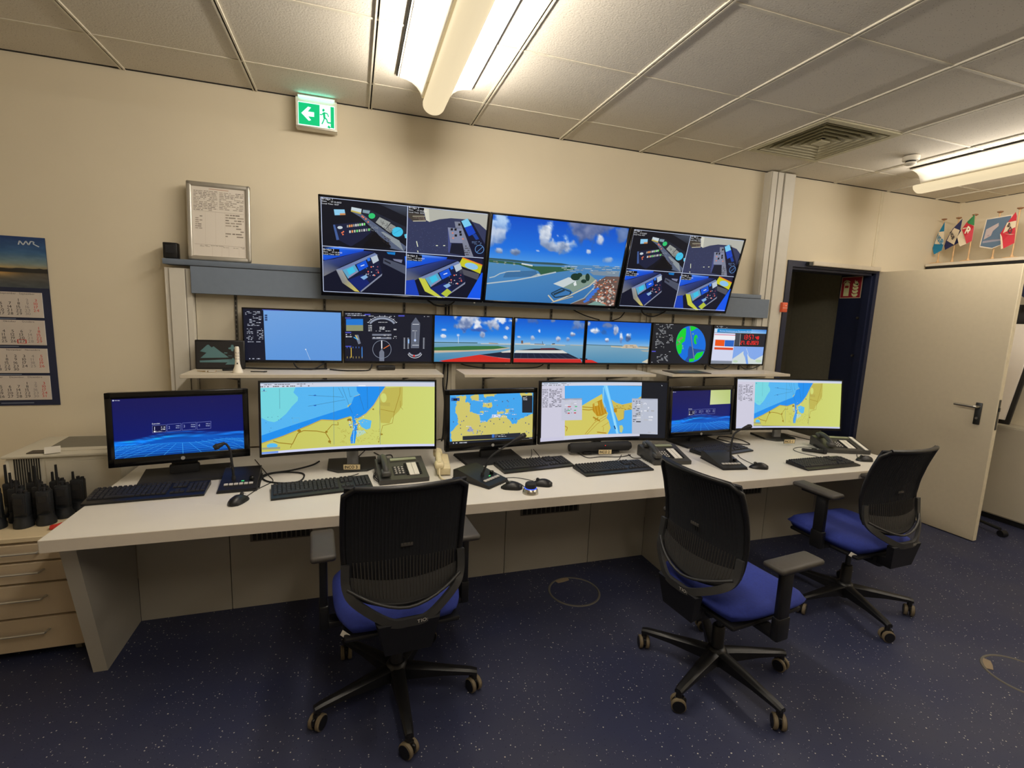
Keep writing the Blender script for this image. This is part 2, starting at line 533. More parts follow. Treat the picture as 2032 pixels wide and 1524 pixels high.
def vnoise(x, y, seed):
    rs = np.random.RandomState(seed); g = rs.rand(64, 64)
    xi = np.floor(x).astype(int); yi = np.floor(y).astype(int); fx = x - xi; fy = y - yi
    fx = fx * fx * (3 - 2 * fx); fy = fy * fy * (3 - 2 * fy)
    G = lambda a, b: g[a % 64, b % 64]
    return (G(xi, yi) * (1 - fx) + G(xi + 1, yi) * fx) * (1 - fy) + (G(xi, yi + 1) * (1 - fx) + G(xi + 1, yi + 1) * fx) * fy
def fbm(x, y, seed, o=5):
    s = 0; a = 0.5
    for k in range(o):
        s = s + a * vnoise(x * 2 ** k + 7 * k, y * 2 ** k + 3 * k, seed + k); a *= 0.5
    return s
def sky_fn(top, mid, hor, clouds, seed, aspect=1.78, vh=1.0):
    """sky gradient with cumulus; clouds: (u, v, ru, rv, light rgb, shade rgb)"""
    def f(U, V):
        t = np.clip(V / vh, 0, 1)[..., None]
        a, b, c = (np.array(k, float) for k in (top, mid, hor))
        C = np.where(t < 0.6, a + (b - a) * (t / 0.6), b + (c - b) * ((t - 0.6) / 0.4))
        n = fbm(U * 9 * aspect, V * 9, seed)
        for k, (u, v, ru, rv, lc, sc) in enumerate(clouds):
            d = np.sqrt(((U - u) / ru) ** 2 + ((V - v) / rv) ** 2)
            dens = np.clip((1.15 - d + (n - 0.5) * 2.2) * 2.4, 0, 1)[..., None]
            sh = np.clip(0.5 + (V - v) / rv * 0.55 + (fbm(U * 14 * aspect, V * 14, seed + 9 + k) - 0.5) * 1.8, 0, 1)[..., None]
            C = C * (1 - dens) + dens * (np.array(lc, float) * (1 - sh) + np.array(sc, float) * sh)
        return C
    return f

# ================================================================ the room
def slab(name, c, s, m, parent=None):
    return part(name, MB().box(c, s), m, parent)
struct(slab('floor', (1.28, 1.1, -0.05), (8.9, 8.0, 0.1), M_FLOOR), 'dark blue speckled vinyl floor')
out = [(WALL_XL, 0), (3.46, 0), (3.46, 2.15), (4.52, 2.15), (4.52, 0), (WALL_XR + 0.2, 0), (WALL_XR + 0.2, 2.95), (WALL_XL, 2.95)]
struct(part('wall_back', MB().prism(out, lambda x, z, t: (x, WALL_Y + 0.31 * t, z)), M_WALL, sd=0), 'cream painted wall behind the control desk')
struct(slab('wall_right', (WALL_XR + 0.1, 0.4, 1.475), (0.2, 5.8, 2.95), M_WALL), 'cream wall with the flag ledge')
struct(slab('wall_left', (WALL_XL - 0.1, 0.4, 1.475), (0.2, 6.2, 2.95), M_WALL))
struct(slab('wall_front', (1.28, WALL_YF - 0.1, 1.475), (8.8, 0.2, 2.95), M_WALL))
# corridor beyond the doorway
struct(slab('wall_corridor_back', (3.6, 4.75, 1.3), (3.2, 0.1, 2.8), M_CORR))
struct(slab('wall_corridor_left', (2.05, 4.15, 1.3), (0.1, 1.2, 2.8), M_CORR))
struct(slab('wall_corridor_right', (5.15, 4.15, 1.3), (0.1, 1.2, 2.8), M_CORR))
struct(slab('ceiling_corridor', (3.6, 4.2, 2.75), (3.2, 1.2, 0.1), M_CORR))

# ceiling: slab, each tile and each rail
ceil = struct(slab('ceiling', (1.28, 0.45, CEIL + 0.07), (8.4, 5.9, 0.06), M_CHAR), 'suspended grid ceiling of white mineral fibre tiles')
GX = [0.105 + 0.625 * k for k in range(-5, 9)]
GY = [2.937 - 0.625 * k for k in range(0, 9)]
xs = [WALL_XL] + [g for g in GX if WALL_XL + 0.03 < g < WALL_XR] + [WALL_XR]
ys = [WALL_Y] + [g for g in GY if g > WALL_YF] + [WALL_YF]
TM = {}
for i in range(len(xs) - 1):
    for j in range(len(ys) - 1):
        x0, x1, y1, y0 = xs[i], xs[i + 1], ys[j], ys[j + 1]
        if abs(x0 - 2.605) < 0.01 and abs(y0 - 2.312) < 0.01:
            continue                                   # the air diffuser sits here
        key = (round(x1 - x0, 3), round(y1 - y0, 3))
        if key not in TM:
            TM[key] = MB().box((0, 0, 0), (key[0] - 0.008, key[1] - 0.008, 0.016)).mesh('ceiling_tile', M_TILE, 0)
        part('ceiling_tile', TM[key], None, ceil, ((x0 + x1) / 2, (y0 + y1) / 2, CEIL + 0.013))
for g in xs[1:-1]:
    mb = MB().box((g - 0.008, (WALL_Y + WALL_YF) / 2, CEIL + 0.004), (0.008, WALL_Y - WALL_YF, 0.012)).box((g + 0.008, (WALL_Y + WALL_YF) / 2, CEIL + 0.004), (0.008, WALL_Y - WALL_YF, 0.012)).box((g, (WALL_Y + WALL_YF) / 2, CEIL + 0.012), (0.01, WALL_Y - WALL_YF, 0.004), 1)
    part('ceiling_rail', mb, [M_RAIL, M_SLOT], ceil)
for g in ys[1:-1]:
    part('cross_rail', MB().box(((WALL_XL + WALL_XR) / 2, g, CEIL + 0.006), (WALL_XR - WALL_XL, 0.014, 0.008)), M_RAIL, ceil)
edge = MB()
for c, s in (((1.28, WALL_Y - 0.006, CEIL + 0.008), (8.3, 0.012, 0.012)), ((WALL_XR - 0.006, 0.45, CEIL + 0.008), (0.012, 5.6, 0.012))):
    edge.box(c, s)
part('shadow_gap_trim', edge, M_SLOT, ceil)

# vertical cable trunking beside the door, cut off below the shelf
t = struct(link('trim_1', None, None, (3.125, 3.289, 1.19)), 'double cable trunking column between screens and door')
part('trunking_body', MB().box((0.1235, -0.034, 0.805), (0.247, 0.068, 1.61)), M_TRUNK, t)
for x, w in ((0.006, 0.052), (0.066, 0.054), (0.136, 0.1)):
    part('trunking_lid', MB().box((x + w / 2, -0.071, 0.805), (w, 0.008, 1.608), r=0.002, seg=1), M_TRUNK, t)
for x in (0.062, 0.128):
    part('cover_joint', MB().box((x, -0.0685, 0.805), (0.004, 0.003, 1.6)), M_JOINT, t)
t = struct(link('trim_2', None, None, (-0.99, 3.289, 0.745)), 'cable trunking post at the end of the shelf panelling')
part('trunking_body', MB().box((0.064, -0.04, 0.525), (0.128, 0.08, 1.05)), M_TRUNK, t)
part('trunking_lid', MB().box((0.06, -0.084, 0.525), (0.075, 0.009, 1.048), r=0.002, seg=1), M_TRUNK, t)
for x in (0.022, 0.1):
    part('cover_joint', MB().box((x, -0.0805, 0.525), (0.003, 0.003, 1.04)), M_JOINT, t)
struct(part('trim_3', MB().box((4.432, WALL_Y - 0.003, 2.48), (0.03, 0.008, 0.64), r=0.003), M_DOORE), 'narrow bead on the wall above the doorway')
struct(part('trim_4', MB().box((4.99, WALL_Y - 0.004, 2.135), (0.93, 0.01, 0.03)), M_WALL))

# door: navy steel frame, leaf standing open, handle
fr = struct(link('door_frame_1', None, None, (3.46, 3.285, 0)), 'navy steel door frame')
part('jamb', MB().box((0.026, 0.16, 1.05), (0.052, 0.33, 2.1)), M_NAVY, fr)
part('jamb', MB().box((1.042, 0.16, 1.05), (0.04, 0.33, 2.1)), M_NAVY, fr)
part('rebate', MB().box((1.012, 0.05, 1.05), (0.02, 0.06, 2.1)).box((0.062, 0.05, 1.05), (0.02, 0.06, 2.1)), M_NAVY, fr)
part('lintel', MB().box((0.53, 0.16, 2.125), (1.06, 0.33, 0.05)), M_NAVY, fr)
part('rebate_head', MB().box((0.53, 0.05, 2.09), (1.0, 0.06, 0.02)), M_NAVY, fr)
part('closer_rail', MB().box((0.63, -0.022, 2.135), (0.79, 0.044, 0.036), r=0.004).box((0.215, -0.02, 2.13), (0.04, 0.03, 0.03), 1), [M_SHELF, M_DKSTEEL], fr)
for z in (1.7, 1.35):
    part('frame_bolt', MB().cyl((1.0, 0.1, z), (1.024, 0.1, z), 0.011, n=12), M_STEEL, fr)
ang = math.atan2(-0.985, 0.046)
dr = struct(link('door_1', None, None, (4.524, 3.283, 0.006), (0, 0, ang)), 'cream door leaf standing open into the room')
leaf = part('leaf', MB().box((0.494, 0.021, 1.055), (0.987, 0.042, 2.11), r=0.002, seg=1), M_DOOR, dr)
part('leaf_edge', MB().box((0.9885, 0.021, 1.055), (0.003, 0.04, 2.105)), M_DOORE, leaf)
hp = part('handle_plate', MB().box((0.882, -0.005, 0.99), (0.042, 0.01, 0.17), r=0.0045), M_DKSTEEL, leaf)
part('lock_cylinder', MB().cyl((0.882, -0.016, 0.955), (0.882, -0.008, 0.955), 0.009, n=12), M_STEEL, leaf)
part('lever_handle', MB().tube([(0.884, -0.008, 1.045), (0.884, -0.05, 1.045), (0.87, -0.058, 1.045), (0.75, -0.058, 1.047)], 0.0105, 10, sm=4), M_STEEL, leaf)
part('lock_strip', MB().box((0.991, 0.021, 1.0), (0.003, 0.022, 0.23)).box((0.994, 0.021, 1.04), (0.008, 0.012, 0.03)), M_DKSTEEL, leaf)
part('drop_seal', MB().box((0.494, 0.021, 0.004), (0.97, 0.02, 0.012)), M_BLK, leaf)

# ================================================================ built-in wall units
pn = thing('shelf_panelling', 'pale grey slotted wall panelling between the trunking posts, behind the small screens', 'wall panelling', (0, 3.289, 0.745))
RX = [-0.654, -0.169, 0.312, 0.853, 1.336, 1.815, 2.354, 2.698, 3.03]
UPR = [0.532, 0.64, 2.075, 2.165]
brk = [-0.862] + sorted(RX + [0.586, 2.12]) + [3.124]
for a, b in zip(brk[:-1], brk[1:]):
    part('panel', MB().box(((a + b) / 2, -0.02, 0.47), (b - a - 0.005, 0.036, 0.94), r=0.002, seg=1), M_GREYP, pn)
slotmb = MB().box((0, -0.041, 0.47), (0.016, 0.008, 0.93))
for k in range(34):
    slotmb.box((0, -0.0455, 0.03 + k * 0.027), (0.006, 0.002, 0.017), 1)
sl_me = slotmb.mesh('slotted_rail', [M_GRAPHITE2, M_SLOT], 0)
for x in RX:
    part('slotted_rail', sl_me, None, pn, (x, 0, 0))
for x in UPR:
    part('upright', MB().box((x, -0.03, 0.47), (0.03, 0.05, 0.94), r=0.002, seg=1), M_GREYP, pn)
fa = thing('fascia_ledge', 'slate blue fascia board with narrow ledge under the three large screens', 'ledge', (0, 3.183, 1.659))
part('fascia_board', MB().box((1.175, 0.008, 0.075), (4.07, 0.016, 0.15), r=0.002, seg=1), M_SLATE, fa)
part('ledge_board', MB().box((1.065, 0.052, 0.168), (4.11, 0.106, 0.03), r=0.003), M_SLATE, fa)
part('shadow_joint', MB().box((1.13, 0.004, 0.1525), (3.98, 0.006, 0.004)), M_SLOT, fa)

for x0, x1, lab in ((-0.857, 0.514, 'pale shelf board carrying the lighthouse model'), (0.643, 2.004, 'pale empty shelf board under the ship bridge view screens'), (2.137, 3.209, 'pale shelf board beside the doorway, under the clock screen')):
    s = thing('wall_shelf', lab, 'shelf', ((x0 + x1) / 2, 3.04, 1.2185), group='shelves over the desk')
    w = x1 - x0
    part('shelf_board', MB().box((0, -0.0025, 0.0095), (w, 0.275, 0.019), r=0.0015, seg=1), M_SHELF, s)
    for bx in RX:
        if x0 + 0.05 < bx < x1 - 0.05:
            part('bracket', MB().prism([(0.2, 0), (-0.08, 0), (-0.08, -0.01), (0.2, -0.06)], lambda a, b, t, q=bx - (x0 + x1) / 2: (q - 0.002 + 0.004 * t, a, b)), M_GRAPHITE2, s)

# ================================================================ control desk
dk = thing('control_desk', 'long white control desk with grey panels below, running the length of the wall', 'desk', (0, 0, 0))
top = MB().box((1.19, 2.67, 0.715), (4.56, 1.15, 0.05), r=0.003)
top.m = [0] * len(top.m)
tt = part('tabletop', top, [M_DESK, M_DESKE], dk)
part('edge_band', MB().box((1.19, 2.0945, 0.715), (4.556, 0.003, 0.046)).box((-1.0905, 2.67, 0.715), (0.003, 1.146, 0.046)), M_DESKE, tt)
pr = [(2.2, 0.69), (2.727, 0.69), (2.727, 0.0), (2.37, 0.0)]
for x, w in ((-1.0625, 0.053), (0.4135, 0.04), (0.4575, 0.04), (1.9125, 0.053), (3.4375, 0.053)):
    part('side_panel', MB().prism(pr, lambda a, b, t, x=x, w=w: (x - w / 2 + w * t, a, b)), M_LOWP, dk, sd=0)
cuts = [-1.036, -0.624, -0.15, 0.393, 0.888, 1.468, 1.886, 2.42, 2.93, 3.411]
for a, b in zip(cuts[:-1], cuts[1:]):
    if abs(a - 0.393) < 0.01:
        a = 0.479
    if abs(a - 1.886) < 0.01:
        a = 1.939
    part('front_panel', MB().box(((a + b) / 2, 2.736, 0.345), (b - a - 0.004, 0.018, 0.69)), M_LOWP, dk)
for x0, x1 in ((-0.517, -0.232), (0.993, 1.372), (2.52, 2.86)):
    g = part('vent_grille', MB().box(((x0 + x1) / 2, 2.725, 0.425), (x1 - x0 + 0.02, 0.005, 0.11)), M_GRAPHITE2, dk)
    n = 12
    for k in range(n):
        part('slot', MB().box((x0 + (k + 0.5) * (x1 - x0) / n, 2.7215, 0.42), ((x1 - x0) / n * 0.72, 0.002, 0.085)), M_SLOT, g)

# ================================================================ ceiling fittings
def luminaire(cx, y_end, length, label, power=1.0):
    t = thing('ceiling_luminaire', label, 'ceiling light', (cx, y_end, CEIL))
    L = length
    pan = MB().box((0, -L / 2, -0.004), (0.388, L, 0.008))
    part('pan', pan, M_REFL, t)
    part('pan_gap', MB().box((-0.197, -L / 2, -0.002), (0.006, L, 0.004)).box((0.197, -L / 2, -0.002), (0.006, L, 0.004)), M_SLOT, t)
    prof = [(0.185, -0.009), (0.15, -0.014), (0.12, -0.024), (0.095, -0.042), (0.078, -0.065), (0.068, -0.09)]
    for s in (-1, 1):
        part('reflector_wing', MB().sheet(lambda u, v, s=s: (s * np.interp(v * 5, range(6), [p[0] for p in prof]), -0.004 - u * (L - 0.008), np.interp(v * 5, range(6), [p[1] for p in prof])), 1, 10, 0.0015), M_REFL, t)
    part('end_cheek', MB().prism([(-p[0], p[1]) for p in prof] + [(p[0], p[1]) for p in reversed(prof)], lambda x, z, q: (x, -0.004 * q, z)), M_REFL, t)
    n = 18; ring = []
    for k in range(n + 1):
        a = PI * k / n
        ring.append((0.059 * math.cos(a), -0.098 - 0.052 * math.sin(a)))
    ring = [(0.059, -0.092)] + ring + [(-0.059, -0.092)]
    rings = []
    for y, s in ((0.066, 0.35), (0.062, 0.7), (0.052, 0.92), (0.034, 1.0), (-L - 0.06, 1.0)):
        rings.append([(x * (0.55 + 0.45 * s), y, -0.1 + (z + 0.1) * s) for x, z in ring])
    part('opal_cover', MB().loft(rings), M_LAMP, t)
    def strip(nm, w, watts, loc, rot):
        ld = bpy.data.lights.new(nm, 'AREA'); ld.shape = 'RECTANGLE'; ld.size = w; ld.size_y = L * 0.97
        ld.energy = watts * power; ld.color = WARM
        link(nm, ld, t, loc, rot)
    for sx in (-1, 1):
        strip('side_light', 0.05, SIDE_WATTS, (sx * 0.07, -L / 2, -0.115), (0, -sx * (PI / 2 - 0.1), 0))
        strip('reflector_light', 0.05, UP_WATTS, (sx * 0.1, -L / 2, -0.085), (0, PI, 0))
    strip('cover_light', 0.1, DOWN_WATTS, (0, -L / 2 + 0.03, -0.158), (0, 0, 0))
    return t
luminaire(0.4175, 2.774, 1.55, 'glowing tube luminaire near the green exit sign')
luminaire(4.1675, 2.765, 1.55, 'glowing tube luminaire near the door, beyond the smoke detector', 0.6)
luminaire(0.4175, 0.85, 1.55, 'assumed unseen tube luminaire over the open floor, in line with the exit sign one', 0.95)  # assumed, out of view: light reaching the desk front from behind the camera
luminaire(4.1675, 0.85, 1.55, 'assumed unseen tube luminaire over the open floor, in line with the door one', 0.95)  # likewise assumed and unseen, continuing the row by the door

v = thing('air_diffuser', 'square louvred air diffuser set in the ceiling grid', 'ceiling vent', (2.9175, 2.6245, CEIL))
def sq(a, z): return [(-a, -a, z), (a, -a, z), (a, a, z), (-a, a, z)]
part('frame', MB().loft([sq(0.305, 0.004), sq(0.305, -0.006), sq(0.268, -0.006), sq(0.268, 0.012), sq(0.305, 0.012)], cap=False), M_VENT, v, sd=0)
part('backing', MB().box((0, 0, 0.085), (0.6, 0.6, 0.01)), M_CHAR, v)
for k in range(5):
    a = 0.256 - k * 0.043
    part('louvre', MB().loft([sq(a, -0.005), sq(a - 0.033, 0.03), sq(a - 0.035, 0.03), sq(a - 0.003, -0.007)], cap=False), M_VENT, v, sd=0)
part('centre_plate', MB().box((0, 0, -0.002), (0.075, 0.075, 0.012)), M_VENT, v)

d = thing('smoke_detector', 'white round smoke detector on the ceiling', 'smoke detector', (3.7, 2.58, CEIL))
part('base', MB().lathe([(0.05, 0.0), (0.05, -0.022), (0.046, -0.03)], 24), M_WHITEP, d)
part('sensor_gap', MB().lathe([(0.03, -0.028), (0.03, -0.042)], 20), M_SLOT, d)
part('sensor_head', MB().lathe([(0.034, -0.04), (0.034, -0.05), (0.026, -0.057), (0.012, -0.06)], 24), M_WHITEP, d)

e = thing('exit_sign', 'lit green and white emergency exit sign with arrow and running figure', 'exit sign', (-0.194, 3.215, 2.622))
part('housing', MB().box((0, 0.026, 0.083), (0.222, 0.05, 0.166), r=0.004), M_WHITEP, e)
part('bracket_cap', MB().box((0, 0.03, 0.172), (0.2, 0.06, 0.014), r=0.003), M_WHITEP, e)
part('added_glow_strip', MB().box((0.0, -0.004, 0.1675), (0.19, 0.012, 0.003)), mat('cyan_glow_strip', (190, 255, 245), 0.5, emit=(120, 255, 235), es=4.0), e)  # glowing strip added to throw the cyan tint onto the ceiling
part('bottom_lip', MB().box((0, -0.006, 0.004), (0.222, 0.02, 0.008), r=0.002), M_ALU, e)
c = Canvas([(100, 740), (380, 785), (380, 922), (103, 885)])
G_, W_ = (0, 165, 100), (215, 255, 245)
c.poly([(100, 740), (380, 785), (380, 922), (103, 885)], W_, 0)
c.poly([(104, 745), (268, 771), (268, 902), (107, 881)], G_, 1)
c.poly([(350, 785), (376, 789), (376, 917), (350, 912)], G_, 1)
c.poly([(127, 815), (180, 778), (203, 785), (178, 808), (226, 815), (226, 843), (180, 838), (203, 862), (185, 866)], W_, 2)
c.oval(297, 804, 9, 9, G_, 2)
c.line([(300, 817), (304, 852)], 17, G_, 2).line([(300, 820), (282, 832), (270, 828)], 7, G_, 2).line([(304, 820), (326, 826), (336, 846)], 7, G_, 2)
c.line([(305, 850), (295, 872), (284, 888)], 9, G_, 2).line([(305, 850), (322, 862), (326, 880), (356, 884)], 9, G_, 2).line([(330, 902), (346, 917)], 16, G_, 2)
part('lit_face', c.mesh('lit_face', M_SIGNLIT, lambda u, v, l: (-0.098 + 0.196 * u, -l, 0.14 - 0.124 * v)), None, e)

# ================================================================ what the displays show
WH = (235, 238, 245)
def draw_bridge_cams():
    c = Canvas([(85, 60), (1972, 262), (1890, 1245), (108, 1170)])
    c.h0 = c.h
    c.poly([(85, 60), (1972, 262), (1890, 1245), (108, 1170)], (15, 17, 28), 0)
    # view 1: dark bridge
    c.poly([(700, 130), (1070, 175), (1068, 300), (860, 200)], [(15, 17, 28), (64, 72, 88), (30, 34, 44), (50, 56, 70)], 1)
    c.poly([(225, 385), (560, 355), (650, 440), (665, 470), (560, 560), (430, 640), (290, 565)], (26, 31, 58), 1)
    c.poly([(440, 240), (560, 265), (1060, 640), (1035, 695), (880, 660), (720, 475), (540, 300)], (84, 94, 118), 1)
    c.poly([(700, 470), (860, 600), (890, 650), (560, 640)], (12, 12, 18), 2)
    c.poly([(770, 470), (900, 590), (1030, 692), (980, 570), (800, 470)], (138, 146, 152), 2)
    c.poly([(560, 200), (640, 210), (1066, 420), (1066, 500), (960, 545), (560, 260)], (30, 34, 48), 2)
    c.poly([(238, 210), (360, 212), (371, 275), (248, 278)], (140, 200, 232), 3).poly([(305, 256), (368, 254), (371, 275), (308, 277)], (200, 140, 90), 4)
    c.poly([(440, 183), (555, 206), (546, 266), (432, 236)], (196, 210, 216), 3).poly([(436, 218), (550, 250), (546, 266), (432, 236)], (190, 172, 84), 4)
    c.poly([(570, 214), (650, 226), (640, 262), (565, 248)], (126, 152, 164), 3).oval(670, 286, 38, 32, (48, 196, 112), 3)
    c.poly([(758, 300), (882, 362), (822, 440), (712, 360)], (150, 154, 150), 3).poly([(884, 376), (942, 410), (880, 482), (822, 446)], (140, 142, 138), 3)
    c.scribble(770, 330, 850, 410, 5, (70, 70, 72), 4, 3, slope=0.5).scribble(850, 410, 910, 460, 4, (76, 76, 76), 4, 4, slope=0.5)
    c.oval(958, 470, 64, 56, (66, 190, 228), 3).line([(915, 490), (1000, 440)], 4, (40, 140, 190), 4)
    c.poly([(1035, 500), (1066, 490), (1066, 545), (1045, 540)], (90, 190, 220), 3)
    c.poly([(228, 388), (250, 387), (297, 560), (266, 566)], (66, 92, 150), 2).oval(307, 420, 30, 17, (196, 206, 214), 3)
    rd = random.Random(5)
    for k, (x, y) in enumerate([(385 + i * 24, 405 - i * 3) for i in range(9)] + [(412 + i * 27, 468 - i * 3) for i in range(9)]):
        c.rect(x, y - 14, x + 17, y + 14, rd.choice([(210, 214, 214), (120, 220, 120), (226, 150, 90), (190, 200, 180), (150, 150, 150)]), 3)
    for x, y in ((330, 480), (345, 468), (340, 500), (575, 302), (602, 322), (628, 356), (560, 290)):
        c.oval(x, y, 10, 9, (235, 120, 80), 4, 8)
    c.scribble(650, 380, 740, 450, 5, (150, 160, 170), 4, 7, slope=0.4).scribble(765, 480, 880, 570, 4, (60, 50, 48), 4, 8, slope=0.6)
    # view 2: bridge wing
    c.poly([(1078, 178), (1972, 265), (1925, 765), (1062, 705)], (50, 56, 88), 1)
    c.poly([(1300, 203), (1972, 268), (1955, 450), (1880, 380), (1720, 325), (1560, 312), (1430, 325), (1320, 355)], (176, 176, 166), 2)
    c.poly([(1250, 195), (1312, 205), (1322, 356), (1282, 335)], (206, 204, 188), 3)
    c.poly([(1080, 230), (1240, 235), (1282, 345), (1135, 350), (1082, 300)], (66, 60, 54), 2).line([(1130, 290), (1275, 290)], 8, (170, 164, 140), 3).line([(1135, 345), (1280, 343)], 10, (190, 184, 160), 3).scribble(1140, 300, 1270, 335, 2, (150, 130, 120), 3, 9)
    for k in range(90):
        x, y = rd.uniform(1090, 1520), rd.uniform(380, 690)
        c.rect(x, y, x + 6, y + 4, (84, 92, 130), 2)
    c.poly([(1525, 418), (1690, 432), (1756, 600), (1550, 592)], (128, 134, 160), 2).poly([(1600, 350), (1664, 354), (1812, 752), (1720, 745), (1690, 600), (1688, 430), (1612, 420)], (124, 128, 146), 3)
    c.poly([(1525, 418), (1552, 592), (1565, 605), (1546, 712), (1530, 700)], (66, 76, 130), 3).poly([(1560, 602), (1698, 602), (1716, 742), (1546, 712)], (22, 25, 42), 2)
    c.poly([(1745, 316), (1785, 330), (1942, 612), (1928, 760), (1815, 752), (1664, 354)], (17, 20, 44), 2)
    c.poly([(1676, 346), (1746, 316), (1792, 392), (1712, 420)], (120, 200, 236), 3).poly([(1712, 420), (1792, 392), (1838, 482), (1760, 520)], (16, 66, 190), 3)
    c.poly([(1800, 500), (1840, 490), (1876, 550), (1840, 562)], (20, 60, 150), 3).arc(1880, 668, 48, 48, 0, 360, 6, (96, 146, 206), 3).line([(1850, 700), (1915, 640)], 5, (96, 146, 206), 3).scribble(1795, 575, 1900, 615, 3, (120, 150, 200), 3, 11)
    for x, y in ((1570, 440), (1612, 442), (1615, 510), (1665, 470), (1670, 500), (1655, 385)):
        c.rect(x - 13, y - 13, x + 13, y + 13, (24, 24, 30), 4)
    for x, y in ((1580, 482), (1585, 540), (1695, 548)):
        c.oval(x, y, 10, 9, (220, 130, 100), 4, 8)
    c.scribble(1710, 620, 1770, 740, 5, (60, 60, 56), 4, 12)
    for p in ([(1174, 576), (1188, 640)], [(1184, 684), (1192, 704)], [(1392, 626), (1414, 626)], [(1474, 626), (1496, 626)]):
        c.line(p, 9, (226, 230, 200), 3)
    # views 3 and 4: twin blue lit cabins
    for q in range(2):
        dx, dy = (0, 0) if q == 0 else (938, 92)
        S = lambda *pts: [(x + dx, y + dy) for x, y in pts]
        o = lambda x, y: (x + dx, y + dy)
        c.poly(S((102, 640), (1060, 705), (1045, 1188), (112, 1160)) if q == 0 else [(1060, 712), (1925, 772), (1890, 1240), (1045, 1188)], (16, 19, 38), 1)
        c.poly(S((102, 660), (300, 640), (580, 668), (572, 692), (130, 800), (112, 790)), [(30, 110, 240), (110, 160, 240), (24, 96, 235), (16, 70, 200), (14, 60, 190), (20, 80, 210)], 2)
        c.poly(S((112, 805), (230, 785), (575, 690), (700, 700), (300, 880), (255, 915), (118, 985)), [(70, 84, 130), (50, 66, 130), (30, 54, 140), (22, 34, 80), (40, 50, 90), (80, 84, 100), (120, 120, 124)], 2)
        c.poly(S((258, 908), (700, 712), (745, 742), (725, 735), (330, 915), (315, 920)), (112, 128, 172), 3)
        c.poly(S((258, 908), (325, 905), (392, 1030), (525, 1165), (472, 1160), (330, 1062)), [(140, 146, 158), (160, 160, 160), (150, 148, 130), (206, 190, 92), (196, 184, 90), (128, 128, 124)] if q == 0 else (196, 200, 70), 3)
        c.poly(S((325, 912), (735, 740), (785, 950), (532, 1160), (395, 1030)), (20, 26, 56), 2)
        c.poly(S((390, 1030), (560, 960), (640, 1060), (532, 1160)), (18, 34, 104), 3)
        c.poly(S((785, 950), (780, 975), (548, 1166), (530, 1160)), (132, 138, 158), 3)
        c.poly(S((332, 912), (472, 850), (517, 930), (395, 1012)), (92, 160, 196), 4).poly(S((380, 905), (450, 872), (480, 930), (410, 965)), (60, 190, 226), 5).line(S((400, 1000), (505, 925)), 14, (150, 130, 160), 5)
        c.poly(S((490, 850), (598, 795), (627, 870), (525, 926)), (20, 84, 214), 4).line(S((540, 865), (582, 850)), 9, (230, 236, 250), 5)
        c.poly(S((610, 778), (642, 762), (652, 800), (622, 812)), (40, 110, 220), 4).poly(S((655, 766), (725, 735), (748, 800), (682, 838)), (182, 194, 206), 4)
        c.poly(S((535, 995), (600, 965), (622, 995), (575, 1025)), (130, 170, 214), 4)
        rd = random.Random(21)
        for k in range(16):
            x, y = o(rd.uniform(600, 770), rd.uniform(840, 1000))
            c.oval(x, y, 7, 6, rd.choice([(190, 196, 206), (90, 96, 110), (170, 90, 110)]), 4, 8)
        for x, y in ((625, 928), (740, 940), (660, 875), (698, 972)):
            c.oval(x + dx, y + dy, 9, 8, (240, 110, 90), 5, 8)
        if q == 0:
            c.poly([(800, 770), (1052, 860), (1045, 958), (795, 830)], (74, 80, 98), 2).poly([(835, 702), (935, 704), (930, 735), (850, 725)], (20, 120, 196), 2).poly([(905, 780), (1015, 790), (1005, 828), (920, 800)], (120, 124, 150), 3).line([(810, 800), (880, 835)], 16, (30, 32, 44), 3)
        else:
            c.poly([(1645, 850), (1690, 765), (1912, 852), (1888, 948), (1780, 900)], (196, 196, 40), 3).oval(1790, 862, 76, 36, (136, 190, 232), 4, a=0.25).line([(1690, 765), (1912, 850)], 12, (232, 120, 40), 4).poly([(1690, 765), (1912, 780), (1912, 845)], (30, 30, 60), 3)
            c.poly([(1650, 885), (1880, 950), (1860, 1020), (1660, 945)], (80, 80, 90), 2)
            c.poly([(1905, 935), (1925, 940), (1895, 1245), (1738, 1235)], (18, 86, 232), 3).poly([(1055, 1030), (1150, 1018), (1205, 1205), (1045, 1190)], (26, 64, 182), 3).poly([(1450, 1180), (1520, 1120), (1570, 1160), (1510, 1220)], (176, 190, 60), 4)
    LN = (196, 208, 236)
    c.line([(90, 68), (1968, 268)], 6, LN, 5).line([(1076, 175), (1045, 1190)], 8, LN, 5).line([(102, 632), (1062, 702)], 7, LN, 5).line([(1062, 706), (1925, 768)], 7, LN, 5).line([(112, 1160), (1890, 1236)], 6, LN, 5).line([(92, 66), (112, 1160)], 7, LN, 5)
    c.h = lambda p: p
    for k, (u, v) in enumerate(((0.004, 0.006), (0.5, 0.006), (0.004, 0.522), (0.5, 0.522))):
        c.rect(u, v, u + 0.095, v + 0.07, (10, 10, 14), 4)
        c.text('Bridge %d' % (k + 1), u + 0.003, v + 0.02, 0.017, WH, 5, ey=(0, -1.5))
        c.text('Date    : 27.10.2023', u + 0.003, v + 0.043, 0.0125, WH, 5, ey=(0, -1.6))
        c.text('Local Time: 13:57', u + 0.003, v + 0.066, 0.0125, WH, 5, ey=(0, -1.6))
    return c

